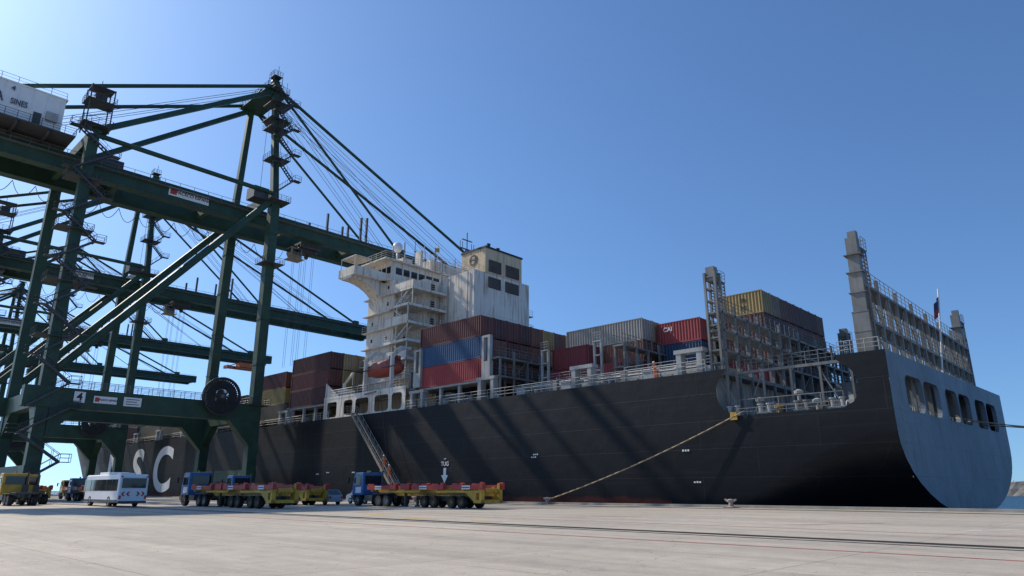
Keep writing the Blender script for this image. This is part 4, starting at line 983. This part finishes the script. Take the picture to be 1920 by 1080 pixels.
dup(ty,loc=(-87.5,17.4,0)); dup(ty,loc=(-140,36,0)); dup(r1,loc=(-140,36,0)); dup(ty,loc=(-160,44,0)); dup(r1,loc=(-125,24.5,0))
bus=thing('bus','white shuttle bus with red chevrons on its rear','bus',(-79,23,0))
q=MB(); q.prism([(0,.35),(-.05,1.2),(.1,2.5),(.35,2.85),(9.7,2.85),(9.95,2.6),(10,.4)],'y',-1.22,1.22); q.make('body','whitec',bus,bev=.12)
for sg in(-1,1):
    q=MB(); q.box(.5,9.5,sg*1.2,sg*1.235,1.4,2.4)
    q.make('side_window','glass',bus)
    q=MB()
    for i in range(1,6): q.box(.5+i*1.5,.56+i*1.5,sg*1.235,sg*1.25,1.4,2.4)
    q.make('window_pillar','dgrey',bus)
q=MB(); q.box(9.97,10.03,-1.0,1.0,1.65,2.5); q.make('rear_window','glass',bus)
q=MB(); q.add([(-.07,-1.05,1.2),(-.07,1.05,1.2),(.07,1.05,2.5),(.07,-1.05,2.5)],[(0,1,2,3)]); q.make('windscreen','glass',bus)
q=MB()
for sg in(-1,1):
    for k in range(2):
        y=sg*(.25+k*.42); q.add([(10.02,y,.95),(10.02,y+sg*.16,.95),(10.02,y+sg*.32,1.14),(10.02,y+sg*.16,1.14)],[(0,1,2,3)]); q.add([(10.02,y+sg*.16,1.14),(10.02,y+sg*.32,1.14),(10.02,y+sg*.16,1.33),(10.02,y,1.33)],[(0,1,2,3)])
q.make('rear_chevron','red',bus)
q=MB(); q.box(9.98,10.03,-1.15,-.98,.7,1.0); q.box(9.98,10.03,.98,1.15,.7,1.0); q.box(9.97,10.02,-1.15,-1,2.55,2.7); q.box(9.97,10.02,1,1.15,2.55,2.7); q.make('tail_lamp','lightred',bus)
q=MB(); q.box(3,5.6,-.9,.9,2.85,3.08); q.box(7,8,-.6,.6,2.85,3.0); q.make('roof_unit','whitec',bus,bev=.05)
q=MB(); q.box(9.9,10.06,-1.18,1.18,.32,.52); q.make('bumper','dgrey',bus)
q=MB(); q.box(.2,9.9,-1.232,-1.225,.4,.62); q.make('side_skirt','dgrey',bus)
q=MB(); q.box(.1,.45,-1.24,-1.2,.5,2.5); q.make('door','glass',bus)
for x in(2.2,7.6):
    for y,o_ in((-1.08,-1),(1.08,1)): wheel(bus,x,y,.48,.3,'rimg',o_)
def smallcar(name,label,cat,loc,prof,win,paint,L_,hw=.85,wr=.31,wx_=(.8,3.3)):
    t=thing(name,label,cat,loc); q=MB(); q.prism(prof,'y',-hw,hw); q.make('body',paint,t,bev=.08)
    for w_ in win:
        for sg in(-1,1): q=MB(); q.prism(w_,'y',sg*(hw-.02),sg*(hw+.012)); q.make('side_window','glass',t)
    q=MB(); q.box(L_-.02,L_+.01,-hw+.05,-hw+.28,.65,.85); q.box(L_-.02,L_+.01,hw-.28,hw-.05,.65,.85); q.make('tail_lamp','lightred',t)
    q=MB(); q.box(-.01,.05,-hw+.08,-hw+.35,.6,.75); q.box(-.01,.05,hw-.35,hw-.08,.6,.75); q.make('headlight','lamp',t)
    for x in wx_:
        for y,o_ in((-hw+.1,-1),(hw-.1,1)): wheel(t,x,y,wr,.22,'rimg',o_)
    return t
c=smallcar('parked_car','silver blue hatchback car parked on the quay','car',(-67.6,40.6,0),[(0,.3),(0,.75),(.15,.88),(.95,.98),(1.6,1.45),(3.2,1.5),(3.95,1.0),(4.1,.8),(4.1,.3)],[[(1.2,1.0),(1.68,1.38),(2.35,1.42),(2.35,1.0)],[(2.42,1.0),(2.42,1.42),(3.1,1.4),(3.5,1.0)]],'silver',4.1)
q=MB(); q.add([(1.0,-.72,.99),(1.0,.72,.99),(1.55,.66,1.42),(1.55,-.66,1.42)],[(0,1,2,3)]); q.add([(3.96,-.7,1.02),(3.96,.7,1.02),(3.3,.66,1.47),(3.3,-.66,1.47)],[(0,1,2,3)]); q.make('windscreen','glass',c)
c=smallcar('parked_van','small white delivery van parked on the quay','van',(-69.5,46.6,0),[(0,.3),(0,.85),(.2,1.0),(.9,1.15),(1.5,1.8),(1.8,1.9),(4.6,1.9),(4.7,1.8),(4.7,.3)],[[(1.15,1.15),(1.6,1.7),(2.3,1.7),(2.3,1.15)]],'whitec',4.7,.9,.33,(.85,3.7))
q=MB(); q.box(4.69,4.72,-.75,-.05,1.15,1.7); q.box(4.69,4.72,.05,.75,1.15,1.7); q.make('rear_window','glass',c)

# ---------------------------------------------------------------- bollards and ropes
def bollard(x,y):
    o=thing('bollard','cast iron double horn mooring bollard at the quay edge','bollard',(x,y,0),'mooring bollards along the quay edge')
    q=MB(); q.lathe([(.36,0),(.36,.08),(.2,.14),(.18,.44),(.28,.54),(.3,.64),(.17,.72),(0,.74)],(0,0,0),'z',18); q.beam((-.17,0,.52),(-.52,0,.7),.22,.18,w2=.17,h2=.12); q.beam((.17,0,.52),(.52,0,.7),.22,.18,w2=.17,h2=.12); q.make('bollard_body','rustcast',o)
    q=MB(); q.box(-.55,.55,-.45,.45,0,.05); q.make('base_plate','dgrey',o)
for x in(-28.8,-49.6,-72,-94,6): bollard(x,57.6)
def rope(a,b_,sag,r,label):
    a=Vector(a);b_=Vector(b_); q=MB(); n=24
    pts=[a+(b_-a)*i/n-Vector((0,0,sag*4*(i/n)*(1-i/n))) for i in range(n+1)]
    q.path(pts,r,0,7); o=q.make('mooring_rope','rope',None,tuple(b_),True); tag(o,label,'rope','mooring ropes'); return o
rope((-27.9,59.86,8.35),(-49.5,57.6,.5),.45,.062,'thick tan mooring rope from ship stern to quay bollard')
rope((-15.1,83,8.2),(34,57.6,.5),.6,.055,'mooring rope running from ship transom to the quay')
rope((-15.0,88.6,8.2),(36,57.6,.5),.3,.055,'mooring rope running from ship transom to the quay')
rope((-15.1,78.6,8.2),(30,57.6,.5),1.0,.055,'mooring rope running from ship transom to the quay')

# ---------------------------------------------------------------- people
def person(loc,rz,label,lean=.15,stride=.25,z0=0):
    J={'pel':(0,0,.95,.15),'wai':(lean*.3,0,1.12,.13),'che':(lean*.8,0,1.36,.165),'nec':(lean,0,1.5,.065),'hea':(lean*1.1+.02,0,1.62,.1),'top':(lean*1.1+.02,0,1.73,.085),
       'hl':(0,.1,.9,.105),'kl':(stride*.6,.11,.5,.07),'al':(stride*.4,.11,.09,.05),'tl':(stride*.4+.2,.12,.04,.04),
       'hr':(0,-.1,.9,.105),'kr':(-stride*.1,-.11,.48,.07),'ar':(-stride*.9,-.11,.09,.05),'tr':(-stride*.9+.2,-.12,.04,.04),
       'sl':(lean*.9,.19,1.42,.07),'el':(lean+.1,.26,1.15,.05),'wl':(lean+.32,.25,1.05,.035),'fl':(lean+.42,.25,1.06,.03),'gl':(lean+.47,.24,1.04,.015),
       'sr':(lean*.9,-.19,1.42,.07),'er':(lean+.05,-.27,1.14,.05),'wr':(lean+.27,-.28,1.0,.035),'fr':(lean+.37,-.28,1.0,.03),'gr':(lean+.42,-.27,.98,.015)}
    E=[('pel','wai'),('wai','che'),('che','nec'),('nec','hea'),('hea','top'),('pel','hl'),('hl','kl'),('kl','al'),('al','tl'),('pel','hr'),('hr','kr'),('kr','ar'),('ar','tr'),
       ('che','sl'),('sl','el'),('el','wl'),('wl','fl'),('fl','gl'),('che','sr'),('sr','er'),('er','wr'),('wr','fr'),('fr','gr')]
    ks=list(J); me=bpy.data.meshes.new('p'); me.from_pydata([J[k][:3] for k in ks],[(ks.index(a),ks.index(b_)) for a,b_ in E],[])
    ob=bpy.data.objects.new('p',me); COL.objects.link(ob); ob.modifiers.new('s','SKIN'); ss=ob.modifiers.new('u','SUBSURF'); ss.levels=2
    for i,k in enumerate(ks): me.skin_vertices[0].data[i].radius=(J[k][3],)*2; me.skin_vertices[0].data[i].use_root=(i==0)
    dg=bpy.context.evaluated_depsgraph_get(); dg.update(); m2=bpy.data.meshes.new_from_object(ob.evaluated_get(dg)); bpy.data.objects.remove(ob)
    m2.materials.clear()
    for k in('hivis','skin','black'): m2.materials.append(M[k])
    for p_ in m2.polygons:
        c_=p_.center; p_.use_smooth=True
        p_.material_index=1 if (c_.z>1.5 or (c_.x>lean+.26 and abs(c_.y)>.2)) else(2 if c_.z<.12 else 0)
    e=thing('person',label,'person',loc,'dock workers in orange'); e.rotation_euler=(0,0,rz)
    b=bpy.data.objects.new('body',m2); COL.objects.link(b); b.parent=e
    hx=lean*1.1+.02
    q=MB(); q.lathe([(.17,0),(.125,.015),(.12,.06),(.085,.12),(0,.145)],(hx,0,1.7),'z',14); q.make('helmet','whitec',e,smooth=True)
    q=MB(); q.lathe([(.185,0),(.18,.05)],(lean*.6,0,1.2),'z',14); q.make('reflective_band','lamp',e)
    return e
def onladder(x): t=(x+89.6)/13.4; return (x,59.3-t*1.0,12.7-11.95*t+.05)
person(onladder(-80.2),math.radians(180),'worker in orange coveralls climbing the ship gangway')
person(onladder(-78.7),math.radians(180),'worker in orange coveralls climbing the ship gangway')
person((-37.5,60.9,12.36),math.radians(-80),'worker in orange coveralls leaning at the ship deck rail',.3,.1)
